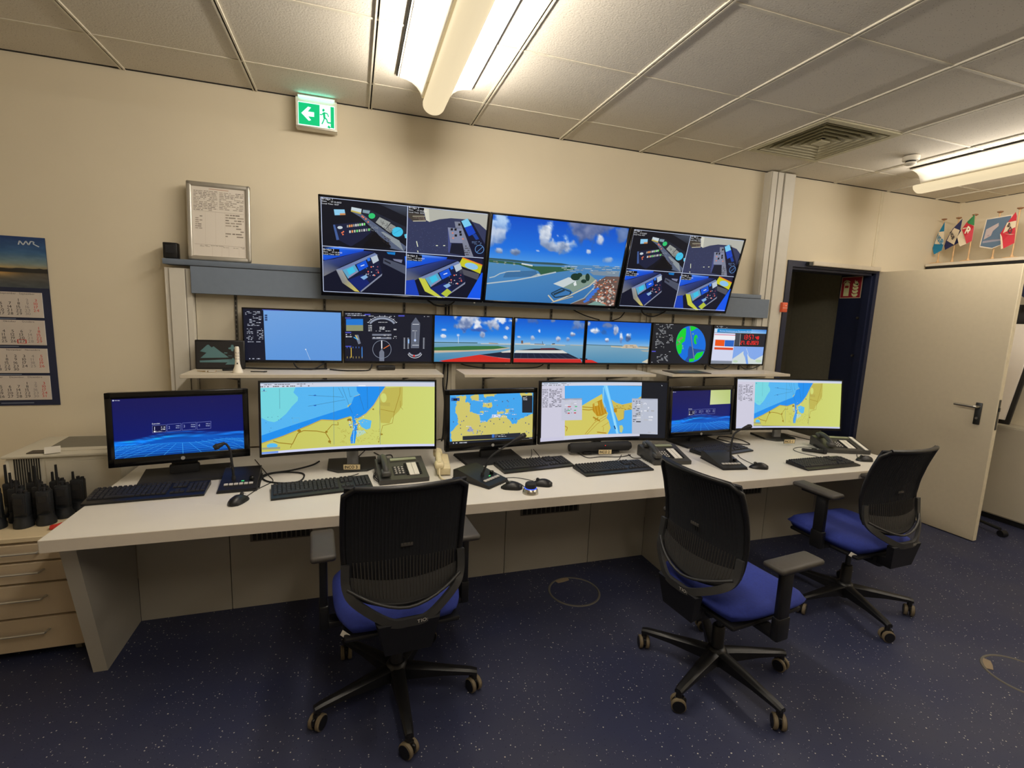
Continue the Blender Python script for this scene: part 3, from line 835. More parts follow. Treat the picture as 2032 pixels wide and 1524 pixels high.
def draw_harbour():
    Q = [(145, 95), (1132, 212), (1015, 770), (78, 718)]
    c = Canvas(Q)
    H = c.h
    cl = []
    for x, y, rx, ry, a, b in ((205, 170, 0.07, 0.17, (176, 206, 240), (120, 156, 212)), (190, 260, 0.06, 0.1, (190, 204, 226), (96, 132, 190)), (535, 235, 0.05, 0.13, (238, 242, 248), (130, 150, 184)), (560, 330, 0.06, 0.06, (170, 186, 214), (120, 140, 176)), (655, 315, 0.08, 0.09, (236, 240, 247), (116, 138, 176)), (850, 225, 0.13, 0.15, (120, 132, 172), (70, 92, 146)), (920, 285, 0.035, 0.06, (228, 234, 244), (170, 180, 206)), (1085, 255, 0.05, 0.11, (110, 136, 186), (84, 112, 166)), (190, 360, 0.03, 0.03, (176, 190, 214), (96, 120, 160)), (295, 370, 0.035, 0.03, (160, 178, 206), (90, 112, 152)), (985, 435, 0.04, 0.04, (150, 180, 216), (110, 146, 196)), (838, 375, 0.012, 0.02, (200, 210, 226), (170, 190, 220)), (470, 366, 0.012, 0.014, (190, 206, 230), (160, 186, 222))):
        u, v = H((x, y)); cl.append((u, v, rx, ry, a, b))
    c.raster(sky_fn((12, 78, 196), (30, 112, 220), (104, 170, 226), cl, 31, vh=0.6), 96, 44, 0, 0, 1, 0.62, 0)
    c.poly([(112, 412), (420, 448), (1078, 492), (1015, 770), (78, 718)], [(84, 138, 184), (80, 136, 184), (74, 128, 180), (44, 100, 160), (58, 122, 184)], 1)
    c.poly([(112, 412), (260, 425), (430, 445), (560, 452), (640, 458), (700, 470), (640, 474), (430, 460), (112, 424)], (52, 84, 92), 2)
    c.poly([(112, 425), (330, 452), (450, 478), (520, 480), (740, 490), (730, 508), (610, 522), (490, 540), (470, 512), (330, 466), (112, 444)], (50, 92, 66), 2)
    c.line([(350, 458), (430, 474)], 10, (206, 212, 210), 3).scribble(120, 430, 340, 452, 2, (190, 196, 192), 3, 3, 0.4, 14, slope=0.1)
    c.scribble(640, 462, 1060, 520, 5, (196, 204, 206), 3, 5, 0.45, 10, slope=0.05, th=0.35)
    c.poly([(840, 520), (1060, 520), (1052, 560), (870, 545)], (120, 140, 158), 2)
    for p, w in (([(112, 558), (150, 550), (190, 528), (250, 514), (340, 512)], 7), ([(92, 600), (300, 578), (450, 552), (600, 522)], 9)):
        c.line(p, w, (176, 190, 196), 3)
    for k in range(7):
        c.line([(232 - k * 3, 518 + k * 6), (455 + k * 2, 512 + k * 6)], 3, (40, 76, 116), 3)
    c.poly([(420, 552), (470, 530), (490, 540), (440, 556)], (180, 190, 190), 3)
    c.poly([(578, 606), (690, 560), (762, 578), (650, 634)], (196, 206, 208), 3)
    c.poly([(650, 634), (770, 575), (720, 550), (840, 540), (888, 580), (850, 610), (720, 672), (700, 650)], (126, 148, 136), 2)
    for x, y, a, b in ((740, 558, 34, 26), (828, 562, 16, 28), (770, 545, 20, 16), (800, 590, 20, 14)):
        c.oval(x, y, a, b, (28, 54, 44), 4)
    c.poly([(724, 605), (742, 588), (748, 618), (730, 624)], (220, 226, 226), 5)
    c.line([(562, 676), (640, 640), (706, 665), (696, 690), (590, 706)], 9, (34, 62, 84), 4, True).line([(580, 684), (660, 652)], 14, (36, 58, 74), 4)
    c.line([(540, 688), (580, 736), (700, 690), (840, 624), (888, 582)], 9, (196, 190, 168), 4).line([(560, 745), (720, 700)], 6, (190, 170, 120), 4)
    c.line([(700, 755), (800, 712), (870, 640), (890, 600)], 8, (150, 164, 168), 4)
    c.poly([(890, 600), (960, 556), (1062, 560), (1015, 772), (700, 765), (840, 700), (880, 650)], (104, 84, 78), 3)
    rd = random.Random(8)
    for k in range(260):
        a, b = rd.random(), rd.random()
        x = 875 + 180 * a - 60 * b; y = 575 + 190 * b
        if x < 890 - 120 * (b - 0.45) and b > 0.45:
            x += 60
        s = 5 + 5 * b
        c.poly([(x, y), (x + s * 1.6, y - s * 0.5), (x + s * 1.8, y + s * 0.7), (x + s * 0.2, y + s)], rd.choice([(166, 92, 66), (190, 120, 90), (216, 210, 202), (60, 54, 58), (136, 70, 54), (190, 180, 170), (80, 92, 88)]), 4)
    for k in range(5):
        x, y = 790 + k * 18, 735 - k * 20
        c.poly([(x, y), (x + 40, y - 22), (x + 52, y - 8), (x + 12, y + 12)], (58, 112, 206), 5)
    c.poly([(820, 765), (880, 735), (960, 762), (950, 772)], (120, 156, 148), 5)
    return c

SEA = (78, 140, 178)
def draw_bridge_view(i):
    Q = ([(48, 152), (724, 180), (708, 560), (38, 548)], [(740, 182), (1346, 204), (1322, 563), (718, 560)], [(1360, 206), (1920, 222), (1885, 567), (1330, 563)])[i]
    c = Canvas(Q); H = c.h
    g1, g2, g3 = (196, 204, 222), (104, 124, 168), (236, 240, 247)
    raw = ([(330, 205, 0.14, 0.18, g1, g2), (410, 250, 0.05, 0.12, g3, g1), (420, 280, 0.16, 0.04, (60, 100, 180), (50, 90, 170)), (560, 235, 0.12, 0.12, g1, g2), (640, 205, 0.12, 0.1, g3, g1), (125, 330, 0.03, 0.03, g3, g1), (250, 325, 0.03, 0.035, g3, g1), (460, 325, 0.035, 0.06, g3, g2), (665, 345, 0.025, 0.05, g3, g1), (130, 275, 0.03, 0.02, g1, g1), (680, 265, 0.02, 0.04, g1, g1)],
           [(900, 200, 0.08, 0.06, (70, 106, 176), (60, 96, 170)), (1290, 240, 0.1, 0.14, (110, 140, 190), (84, 112, 170)), (1065, 205, 0.03, 0.04, g2, g2), (950, 292, 0.012, 0.04, g3, g3), (1110, 360, 0.03, 0.05, g1, g2), (1240, 322, 0.035, 0.05, g3, g2), (1205, 360, 0.03, 0.04, g3, g2), (890, 352, 0.04, 0.05, g1, (120, 150, 190)), (770, 340, 0.02, 0.02, g1, g1), (745, 200, 0.03, 0.06, g1, g2)],
           [(1430, 292, 0.075, 0.085, g3, g2), (1500, 300, 0.04, 0.05, (40, 100, 180), (40, 100, 180)), (1540, 245, 0.07, 0.06, g2, g2), (1600, 290, 0.035, 0.1, g1, g2), (1655, 345, 0.03, 0.1, g3, g2), (1715, 342, 0.04, 0.08, g3, (60, 90, 140)), (1525, 370, 0.03, 0.04, g3, g2), (1365, 240, 0.03, 0.06, g1, g2)])[i]
    cl = [(*H((x, y)), a, b, p, q) for x, y, a, b, p, q in raw]
    c.raster(sky_fn((8, 88, 206), (34, 128, 226), (158, 196, 224), cl, 50 + i, vh=0.63), 72, 34, 0, 0, 1, 0.66, 0)
    if i == 0:
        c.poly([(40, 388), (722, 400), (708, 562), (38, 550)], [(110, 158, 186), (120, 164, 188), SEA, (60, 128, 170)], 1)
        c.line([(40, 382), (420, 390)], 7, (50, 86, 80), 2).line([(450, 397), (722, 405)], 6, (196, 196, 188), 2).line([(252, 335), (253, 392)], 3, (224, 228, 230), 3).line([(520, 392), (600, 398)], 8, (150, 140, 130), 3)
        for k in range(8):
            c.line([(620 + k * 13, 396), (620 + k * 13, 408)], 3, (214, 214, 206), 3)
        c.poly([(40, 424), (330, 416), (600, 418), (690, 434), (560, 446), (300, 452), (40, 452)], (52, 110, 62), 2).poly([(40, 452), (330, 452), (560, 446), (690, 432), (722, 438), (600, 455), (380, 462), (40, 474)], (196, 178, 154), 2)
        c.poly([(40, 480), (300, 466), (40, 470)], (120, 160, 180), 3)
        c.poly([(82, 542), (440, 492), (560, 512), (712, 530), (708, 562), (120, 555)], (206, 42, 34), 3).poly([(444, 492), (620, 472), (720, 466), (715, 528), (600, 516)], (26, 32, 52), 3).poly([(625, 470), (722, 454), (720, 476), (640, 477)], (206, 206, 198), 4)
        c.line([(600, 520), (712, 532)], 5, (214, 90, 80), 4)
    elif i == 1:
        c.poly([(730, 404), (1338, 410), (1322, 564), (718, 562)], [(124, 166, 190), (124, 166, 190), SEA, SEA], 1)
        c.line([(735, 402), (1000, 408)], 9, (206, 204, 194), 2).poly([(788, 372), (805, 372), (806, 398), (788, 398)], (112, 92, 84), 3).poly([(820, 392), (868, 390), (868, 408), (790, 406)], (196, 192, 182), 3).line([(975, 380), (978, 405)], 4, (60, 70, 90), 3).line([(905, 402), (990, 404)], 7, (120, 124, 130), 3).line([(1050, 406), (1175, 414)], 8, (190, 186, 172), 2).line([(1060, 402), (1085, 400)], 8, (60, 66, 80), 3).line([(1220, 410), (1335, 414)], 6, (180, 178, 164), 2)
        c.poly([(905, 442), (1085, 438), (1150, 456), (760, 456)], (28, 36, 56), 3).poly([(960, 438), (1080, 436), (1085, 448), (955, 450)], (96, 40, 52), 4)
        c.poly([(740, 456), (1152, 456), (1196, 482), (726, 478)], (212, 212, 206), 3).poly([(726, 480), (1198, 482), (1304, 532), (722, 528)], (24, 32, 54), 3)
        for k in range(8):
            c.line([(790 + k * 52, 481), (790 + k * 68 - 10, 528)], 3, (54, 66, 92), 4)
        c.poly([(720, 530), (1310, 534), (1330, 563), (716, 562)], (198, 40, 38), 4).line([(722, 528), (1310, 532)], 4, (190, 120, 120), 5).poly([(1300, 522), (1335, 526), (1332, 538), (1304, 532)], (30, 36, 54), 5)
    else:
        c.poly([(1345, 408), (1902, 420), (1885, 568), (1330, 564)], [(126, 168, 190), (120, 162, 186), SEA, (70, 136, 176)], 1)
        c.line([(1345, 408), (1660, 420)], 5, (60, 92, 98), 2).line([(1560, 424), (1890, 440)], 10, (200, 190, 166), 2)
        c.poly([(1650, 438), (1682, 406), (1782, 406), (1812, 440)], (196, 182, 160), 3).scribble(1690, 412, 1780, 434, 2, (140, 126, 110), 4, 4).line([(1812, 424), (1895, 432)], 8, (150, 140, 124), 3)
        c.poly([(1820, 455), (1898, 455), (1892, 470), (1840, 465)], (170, 170, 160), 3).poly([(1830, 560), (1888, 530), (1885, 567)], (206, 196, 172), 3)
        c.poly([(1330, 536), (1392, 540), (1444, 564), (1328, 564)], (206, 42, 36), 3).poly([(1330, 526), (1352, 528), (1350, 540), (1330, 537)], (30, 36, 54), 4)
    return c

def draw_radar_blank():
    c = Canvas([(590, 112), (1303, 135), (1303, 492), (600, 492)])
    c.poly([(590, 112), (1303, 135), (1303, 492), (600, 492)], (19, 22, 38), 0)
    c.poly([(738, 122), (1303, 140), (1303, 490), (750, 488)], [(112, 160, 220), (104, 156, 220), (92, 146, 214), (92, 148, 216)], 1)
    c.poly([(730, 117), (890, 123), (890, 129), (730, 124)], (62, 66, 156), 1)
    for a in ((605, 130, 715, 160, 3, 1), (635, 165, 725, 220, 5, 2), (620, 222, 715, 240, 2, 3), (615, 255, 660, 300, 4, 4), (690, 255, 735, 340, 7, 5), (612, 310, 660, 345, 3, 6), (620, 350, 715, 362, 1, 7), (605, 473, 710, 487, 1, 8)):
        c.scribble(*a[:5], (196, 202, 220), 2, a[5], 0.6, 5)
    for k in range(3):
        c.rect(748, 156 + k * 16, 767, 168 + k * 16, (44, 66, 110), 2)
    c.oval(1044, 409, 5, 4, WH, 2, 8).line([(1046, 412), (1076, 486)], 2.5, (190, 210, 236), 2)
    return c
def draw_conning():
    c = Canvas([(1315, 135), (1950, 158), (1950, 495), (1312, 492)])
    c.poly([(1315, 135), (1950, 158), (1950, 495), (1312, 492)], (20, 23, 38), 0)
    G1 = (142, 150, 168)
    c.rect(1324, 184, 1448, 228, (30, 116, 206), 1).rect(1324, 228, 1448, 270, (136, 142, 106), 1)
    c.arc(1588, 245, 98, 66, 205, 335, 14, G1, 1).arc(1588, 243, 112, 78, 205, 335, 2.5, (200, 206, 220), 1)
    for k in range(8):
        a = R(205 + 130 * k / 7)
        c.line([(1588 + 108 * math.cos(a), 243 + 75 * math.sin(a)), (1588 + 120 * math.cos(a), 243 + 86 * math.sin(a))], 3, WH, 1)
    c.scribble(1560, 203, 1625, 212, 1, WH, 2, 1, 0.9, 3).scribble(1568, 238, 1606, 262, 2, WH, 2, 2, 0.95, 2, th=0.7).scribble(1540, 267, 1650, 275, 1, WH, 2, 3, 0.6, 8).scribble(1486, 225, 1512, 275, 4, WH, 2, 4, 0.9, 2)
    c.rect(1514, 292, 1655, 305, (116, 122, 138), 1).rect(1514, 317, 1655, 330, (116, 122, 138), 1).scribble(1520, 294, 1650, 328, 2, (200, 200, 206), 2, 5, 0.3, 9)
    c.arc(1585, 405, 68, 66, 0, 360, 3, (140, 150, 168), 1, 28).line([(1597, 400), (1640, 374)], 5, (226, 120, 60), 2).line([(1584, 340), (1584, 400)], 7, WH, 1)
    c.poly([(1566, 425), (1584, 400), (1602, 425), (1602, 492), (1566, 492)], (112, 118, 134), 1)
    c.poly([(1799, 216), (1831, 172), (1864, 216), (1858, 396), (1798, 396)], (92, 98, 114), 1)
    c.line([(1808, 222), (1856, 222)], 3, WH, 2).line([(1808, 374), (1856, 374)], 3, WH, 2).scribble(1808, 265, 1852, 274, 1, WH, 2, 7, 0.8, 3).line([(1828, 275), (1828, 350)], 2.5, (190, 196, 210), 2).oval(1828, 338, 8, 9, (190, 210, 250), 3, 10)
    for x in (1750, 1778, 1892):
        c.line([(x, 320), (x, 400)], 2.5, (170, 176, 190), 1)
        for k in range(9):
            c.line([(x - 7, 322 + k * 9.5), (x + 7, 322 + k * 9.5)], 2, (190, 196, 206), 1)
    c.rect(1776, 330, 1786, 362, (150, 190, 240), 2)
    c.arc(1828, 418, 46, 34, 20, 160, 12, (150, 156, 170), 1).arc(1828, 424, 54, 44, 20, 160, 3, WH, 1).poly([(1816, 446), (1828, 446), (1828, 460), (1814, 458)], (220, 50, 40), 2)
    c.poly([(1385, 300), (1412, 298), (1430, 362), (1412, 368)], (112, 120, 138), 1).line([(1378, 316), (1412, 336)], 6, (60, 170, 240), 2).line([(1392, 300), (1410, 335)], 5, (226, 200, 80), 2)
    for x, k in ((1358, (226, 190, 70)), (1438, (70, 150, 240))):
        c.line([(x, 392), (x, 466)], 5, k, 1)
    for k in range(6):
        c.line([(1328 + k * 22, 385), (1328 + k * 22, 397)], 3, (80, 130, 230), 1).line([(1328 + k * 22, 458), (1328 + k * 22, 472)], 3, (190, 170, 90), 1)
    for k, a in enumerate(((1318, 173, 1360, 180), (1318, 278, 1360, 286), (1316, 380, 1360, 387), (1460, 148, 1502, 156), (1705, 157, 1750, 166))):
        c.rect(*a, (74, 80, 190), 1)
    c.scribble(1320, 140, 1470, 165, 2, (196, 202, 216), 1, 9, 0.6, 8).scribble(1320, 290, 1365, 320, 2, WH, 1, 10, 0.6, 4).scribble(1490, 158, 1530, 168, 1, WH, 1, 11).scribble(1636, 160, 1680, 170, 1, WH, 1, 12).scribble(1672, 250, 1694, 270, 1, WH, 1, 13, 0.9, 2).scribble(1668, 305, 1692, 330, 2, WH, 1, 14).scribble(1890, 163, 1930, 170, 1, WH, 1, 15)
    return c
def draw_river_radar():
    c = Canvas([(150, 195), (893, 215), (833, 690), (95, 685)])
    c.poly([(150, 195), (893, 215), (833, 690), (95, 685)], (25, 28, 36), 0)
    X, Y, A, B = 617, 449, 190, 226
    c.oval(X, Y, A, B, (6, 108, 220), 1, 48)
    GR = (12, 206, 48)
    def inside(pts):
        o = []
        for x, y in pts:
            d = math.hypot((x - X) / A, (y - Y) / B)
            o.append((x, y) if d <= 0.995 else (X + (x - X) / d * 0.995, Y + (y - Y) / d * 0.995))
        return o
    e = lambda a0, a1, n=10: [(X + A * 0.995 * math.cos(R(a0 + (a1 - a0) * k / n)), Y + B * 0.995 * math.sin(R(a0 + (a1 - a0) * k / n))) for k in range(n + 1)]
    c.poly(e(146, 240) + [(560, 250), (556, 330), (540, 410), (500, 440), (505, 490), (490, 560)], GR, 2)
    c.poly(e(264, 302) + [(690, 250), (650, 280), (615, 290)], GR, 2)
    c.poly([(600, 470), (660, 505), (800, 522), (798, 535), (700, 545), (660, 590), (650, 660), (600, 672), (535, 655), (575, 600), (580, 520)], (34, 74, 148), 2)
    c.poly(inside([(662, 600), (690, 560), (780, 535), (760, 590), (700, 640), (662, 648)]), GR, 3).poly(inside([(592, 632), (650, 624), (655, 662), (592, 670)]), GR, 3)
    c.oval(680, 390, 26, 60, GR, 3, 20, 0.06).oval(692, 400, 12, 36, (20, 120, 190), 4, 16)
    c.poly([(598, 226), (612, 226), (640, 470), (664, 640), (650, 645), (625, 480)], (70, 92, 140), 3).line([(606, 230), (655, 640)], 4, (150, 160, 180), 4)
    c.poly(inside([(440, 400), (500, 355), (520, 372), (455, 420)]), (120, 140, 96), 3).poly(inside([(435, 450), (490, 425), (480, 445), (430, 470)]), (110, 130, 90), 3)
    for x, y in ((470, 420), (515, 500), (645, 320), (510, 470)):
        c.oval(x, y, 9, 13, (96, 170, 150), 4, 8)
    for k, a in enumerate(((175, 200, 300, 335, 10), (305, 200, 400, 260, 4), (180, 345, 290, 372, 2), (165, 385, 275, 500, 8), (305, 330, 390, 440, 7), (120, 535, 370, 548, 1), (180, 560, 320, 665, 8), (110, 666, 215, 680, 1))):
        c.scribble(*a, (196, 200, 206), 2, 30 + k, 0.42, 6)
    c.rect(118, 533, 168, 545, (80, 80, 200), 2)
    return c
def draw_clock_page():
    c = Canvas([(897, 220), (1560, 242), (1485, 690), (835, 688)])
    c.poly([(897, 220), (1560, 242), (1485, 690), (835, 688)], (28, 31, 40), 0)
    c.poly([(893, 255), (1556, 272), (1548, 320), (886, 305)], (190, 214, 236), 1).poly([(932, 258), (1365, 266), (1358, 308), (926, 304)], (4, 134, 204), 2).poly([(1365, 268), (1556, 272), (1549, 320), (1357, 312)], [(70, 150, 222), (40, 120, 210), (120, 180, 236), (150, 200, 240)], 2)
    c.text('Maritimes Simulationszentrum Warnemünde (MSCW)', 960, 292, 17, (226, 240, 250), 3, ex=(1, 0.022), ey=(0.02, -1.35))
    c.poly([(888, 308), (1158, 318), (1106, 690), (836, 688)], (206, 212, 236), 1).poly([(893, 338), (1156, 346), (1152, 395), (888, 390)], (234, 236, 242), 2).line([(895, 332), (1156, 340)], 6, (226, 60, 40), 3)
    c.poly([(903, 394), (1022, 398), (1012, 476), (895, 470)], (232, 84, 20), 2).poly([(1024, 400), (1142, 403), (1131, 480), (1016, 476)], (36, 98, 190), 2).poly([(890, 476), (1128, 484), (1127, 494), (888, 486)], (238, 238, 240), 2).poly([(889, 487), (1126, 494), (1122, 522), (886, 515)], (216, 70, 30), 2).poly([(845, 650), (1110, 655), (1106, 690), (836, 688)], (128, 136, 150), 2).scribble(893, 250, 1050, 258, 1, (150, 150, 160), 3, 2)
    c.scribble(915, 225, 1010, 236, 1, WH, 2, 1).scribble(935, 240, 1060, 252, 1, (170, 176, 190), 2, 3)
    c.poly([(1158, 318), (1222, 320), (1208, 470), (1135, 470)], (60, 66, 76), 1).line([(1224, 322), (1206, 468)], 4, (190, 190, 196), 2)
    seg(c, '13:57', 1252, 388, 24, 52, (255, 40, 36)); seg(c, '48', 1410, 388, 19, 34, (255, 40, 36)); seg(c, '27.10.2023', 1218, 452, 20, 40, (255, 40, 36))
    c.poly([(1134, 476), (1512, 484), (1480, 690), (1102, 688)], (128, 166, 232), 2)
    c.poly([(1112, 630), (1190, 580), (1256, 534), (1252, 570), (1270, 610), (1284, 690), (1102, 688)], (204, 214, 214), 3).poly([(1300, 570), (1340, 622), (1390, 640), (1440, 612), (1498, 584), (1480, 690), (1310, 690)], (206, 216, 214), 3).line([(1290, 500), (1312, 560), (1308, 620)], 5, (206, 216, 230), 3)
    c.oval(1440, 655, 40, 18, (190, 210, 180), 4).oval(1150, 660, 30, 14, (186, 208, 178), 4).line([(1290, 600), (1300, 690)], 14, (110, 156, 230), 4)
    return c
SEGS = {'0': 'abcdef', '1': 'bc', '2': 'abged', '3': 'abgcd', '4': 'fgbc', '5': 'afgcd', '7': 'abc', '8': 'abcdefg'}
def seg(c, s, x, y, w, h, col):
    """seven-segment figures leaning like the clock's"""
    k = 0.16
    for ch in s:
        if ch in ':.':
            for dy in ((0.28, 0.66) if ch == ':' else (0.04,)):
                c.rect(x + 3, y - h * dy - 4, x + 9, y - h * dy + 3, col, 4)
            x += 15; continue
        P = {'a': ((0, 1), (1, 1)), 'b': ((1, 1), (1, 0.5)), 'c': ((1, 0.5), (1, 0)), 'd': ((0, 0), (1, 0)), 'e': ((0, 0), (0, 0.5)), 'f': ((0, 0.5), (0, 1)), 'g': ((0, 0.5), (1, 0.5))}
        for g in SEGS[ch]:
            c.line([(x + w * 0.8 * a + h * k * b, y - h * b) for a, b in P[g]], 6, col, 4)
        x += w * 1.25

def draw_exercises(second=False):
    c = Canvas([(210, 292), (1695, 240), (1730, 880), (262, 1008)])
    H = c.h
    def f(U, V):
        a, b = np.array((20, 20, 84.)), np.array((8, 22, 104.))
        t = np.clip(V / 0.66, 0, 1)[..., None]
        C = a + (b - a) * t
        hor = 0.665 + 0.035 * np.sin(U * 5.2 + 2.4) + 0.015 * np.sin(U * 11)
        w = np.clip((V - hor) / 0.06, 0, 1)[..., None]
        deep = np.array((2, 84, 190.)); k = np.clip(1.25 - np.abs(V - 0.83) * 3.2, 0.35, 1)[..., None]
        C = C * (1 - w) + deep * k * w
        for ph, am in ((0.0, 0.03), (1.3, 0.05), (2.1, 0.02)):
            rid = np.exp(-((V - (hor + am + 0.04 * np.sin(U * 4 + ph))) / 0.012) ** 2)[..., None]
            C = C + rid * np.array((10, 60, 80.))
        return C
    c.raster(f, 60, 44, 0, 0, 1, 1, 0)
    c.h = lambda p: p
    for k in range(25):
        a = -0.9 + k * 2.8 / 24
        c.line([(0.5 + (a - 0.5) * 0.42, 0.79 + 0.02 * math.sin(a * 4)), (0.5 + (a - 0.5) * 0.7, 0.87), (0.5 + (a - 0.5) * 1.25, 0.995)], 0.0028, (70, 176, 250), 1)
    for k in range(8):
        v = 0.80 + 0.195 * (k / 7) ** 1.5
        c.line([(u / 16, v + 0.012 * math.sin(u * 0.8 + k * 0.3) * (1 - k / 8)) for u in range(17)], 0.0045, (40, 150, 240), 1)
    c.quad([(210, 292), (1695, 240), (1730, 880), (262, 1008)])
    X1 = (1, -0.075); Y1 = (-0.02, -1.1)
    c.text('Exercises', 680, 596, 22, WH, 2, X1, Y1)
    for k, (x, y) in enumerate(((688, 618), (856, 602), (1026, 588), (1194, 578))):
        c.line([(x - 4, y - 8), (x + 152, y - 20), (x + 152, y + 62), (x - 2, y + 76)], 3, (120, 130, 190), 1, True)
        if k == 0:
            c.poly([(x - 4, y - 8), (x + 152, y - 20), (x + 152, y + 62), (x - 2, y + 76)], (8, 10, 60), 0.5)
            c.text('Exercise 1', x + 40, y + 66, 15, WH, 2, X1, Y1).rect(x + 14, y + 52, x + 34, y + 68, WH, 2)
        col = WH if k == 0 else (150, 160, 205)
        c.text(str(k + 1), x + 10, y + 44, 52 if k == 0 else 42, col, 2, X1, Y1)
        c.scribble(x + 95, y - 4, x + 142, y + 44, 2, col, 2, 40 + k, 0.95, 2.5, th=0.5)
    c.rect(228, 306, 242, 320, WH, 2).scribble(252, 304, 310, 320, 1, WH, 2, 3, 1.0, 3)
    if second:
        c.poly([(1195, 262), (1672, 240), (1692, 470), (1205, 500)], [(196, 208, 140), (180, 196, 120), (186, 202, 128), (206, 216, 160)], 3)  # pale yellow-green quad laid over the menu's upper right
    return c

def chart(c):
    """coast chart in the drawing coordinates of the wide left-hand display"""
    LB, DB, CY, LA, LR = (84, 180, 240), (30, 142, 236), (116, 212, 222), (198, 194, 92), (206, 214, 118)
    c.poly([(75, 150), (1857, 150), (1845, 765), (80, 820)], [LA, LR, LR, LA], 0)
    c.poly([(75, 150), (1070, 150), (1065, 205), (1090, 232), (1030, 255), (1010, 320), (960, 350), (962, 378), (880, 398), (850, 405), (720, 445), (600, 484), (80, 645)], LB, 1)
    c.poly([(75, 150), (430, 150), (408, 205), (455, 255), (450, 292), (390, 350), (330, 425), (245, 495), (208, 508), (150, 495), (80, 458)], CY, 2)
    c.poly([(80, 640), (600, 482), (720, 445), (850, 405), (960, 372), (1000, 330), (1030, 258), (1092, 236), (1060, 200), (1056, 150), (1355, 150), (1300, 225), (1230, 345), (1150, 432), (1062, 485), (1030, 480), (985, 462), (850, 500), (760, 502), (690, 492), (560, 548), (300, 650), (80, 718)], DB, 2)
    c.line([(80, 722), (300, 654), (560, 552), (690, 496), (850, 505), (985, 466)], 9, (186, 160, 70), 3).line([(1065, 488), (1152, 436), (1232, 348), (1357, 152)], 10, (196, 176, 110), 3)
    c.poly([(1350, 165), (1532, 155), (1526, 345), (1490, 405), (1412, 485), (1390, 538), (1300, 532), (1285, 420), (1300, 270)], (190, 180, 84), 1)
    c.oval(1335, 270, 30, 48, LR, 2).poly([(1290, 320), (1400, 320), (1396, 360), (1300, 350)], (182, 170, 80), 2)
    c.poly([(1066, 512), (1120, 488), (1206, 510), (1192, 590), (1150, 604), (1100, 575)], (88, 184, 240), 3).poly([(1000, 450), (1030, 470), (1060, 560), (1050, 640), (1030, 748), (988, 748), (984, 690), (1014, 600), (1012, 520)], DB, 3).line([(1026, 560), (1014, 748)], 6, (150, 214, 246), 4)
    rd = random.Random(12)
    for k in range(70):
        x, y = rd.gauss(1035, 32), rd.gauss(540, 60)
        c.rect(x, y, x + rd.uniform(4, 14), y + rd.uniform(4, 10), rd.choice([(220, 226, 230), (90, 110, 150), (206, 196, 120), (60, 150, 220), (180, 110, 120)]), 5)
    for k in range(6):
        c.line([(1050 + k * 14, 610), (1062 + k * 16, 680 - k * 8)], 7, (150, 214, 246), 4)
    BR = (152, 120, 28)
    for p, w in (([(196, 700), (250, 722), (390, 742), (445, 632), (505, 604), (640, 612), (730, 632), (770, 700), (780, 748)], 8), ([(730, 630), (800, 548), (862, 552), (858, 520)], 6), ([(1505, 158), (1500, 232), (1440, 425), (1420, 535), (1320, 562), (1275, 740)], 4), ([(1300, 390), (1440, 418)], 4), ([(385, 742), (370, 780)], 5), ([(1504, 300), (1504, 360), (1530, 392)], 3)):
        c.line(p, w, BR, 4)
    for x, y, r in ((975, 500, 26), (460, 606, 22), (770, 725, 20), (1225, 390, 12), (740, 622, 16), (990, 575, 12), (1310, 652, 12), (1275, 730, 8)):
        c.poly([(x + r * rd.uniform(0.6, 1.1) * math.cos(k * PI / 4), y + r * rd.uniform(0.5, 0.9) * math.sin(k * PI / 4)) for k in range(8)], BR, 4)
    for k in range(60):
        x, y = rd.uniform(880, 1290), rd.uniform(580, 740)
        c.line([(x, y), (x + rd.uniform(-30, 30), y + rd.uniform(-24, 24))], 2.5, (160, 140, 50), 4)
    for x in (818, 1294):
        c.line([(x, 152), (x - 3, 760)], 3, (78, 120, 130), 5)
    for p in ([(910, 155), (955, 285), (992, 390), (1010, 430)], [(560, 236), (920, 262)], [(555, 352), (940, 288)], [(870, 160), (920, 260)], [(1165, 155), (1168, 380)], [(268, 160), (268, 370)], [(970, 160), (990, 260), (1010, 250)], [(1085, 240), (1130, 400)]):
        c.line(p, 2.5, (50, 80, 120), 5)
    for x, y in ((625, 238), (625, 344)):
        c.poly([(x - 18, y), (x + 6, y - 7), (x + 18, y + 2), (x, y + 7)], (20, 90, 190), 5)
    for k in range(14):
        x, y = rd.uniform(120, 480), rd.uniform(430, 600)
        c.rect(x, y, x + 8, y + 5, (60, 110, 150), 5)
    c.line([(400, 470), (465, 470), (465, 520), (400, 520)], 2, (120, 170, 190), 5, True).oval(185, 750, 55, 26, (84, 184, 240), 4).rect(85, 766, 265, 786, (150, 156, 130), 5)
    c.poly([(112, 160), (120, 186), (112, 182), (104, 186)], (20, 60, 160), 5).line([(85, 186), (140, 186)], 2, (150, 90, 100), 5)
    return c
def bars(c, x0, y0, x1, y1, L=6):
    """menu bar across a window top"""
    h = (y1 - y0)
    c.rect(x0, y0, x1, y0 + h * 0.25, (120, 140, 160), L).rect(x0, y0 + h * 0.25, x1, y1, (206, 210, 226), L)
    c.scribble(x0 + 5, y0 + h * 0.3, x0 + (x1 - x0) * 0.3, y0 + h * 0.6, 1, (110, 114, 130), L + 1, 2, 0.7, 22).scribble(x0 + 5, y0 + h * 0.6, x0 + (x1 - x0) * 0.28, y0 + h, 1, (130, 120, 120), L + 1, 3, 0.7, 26)
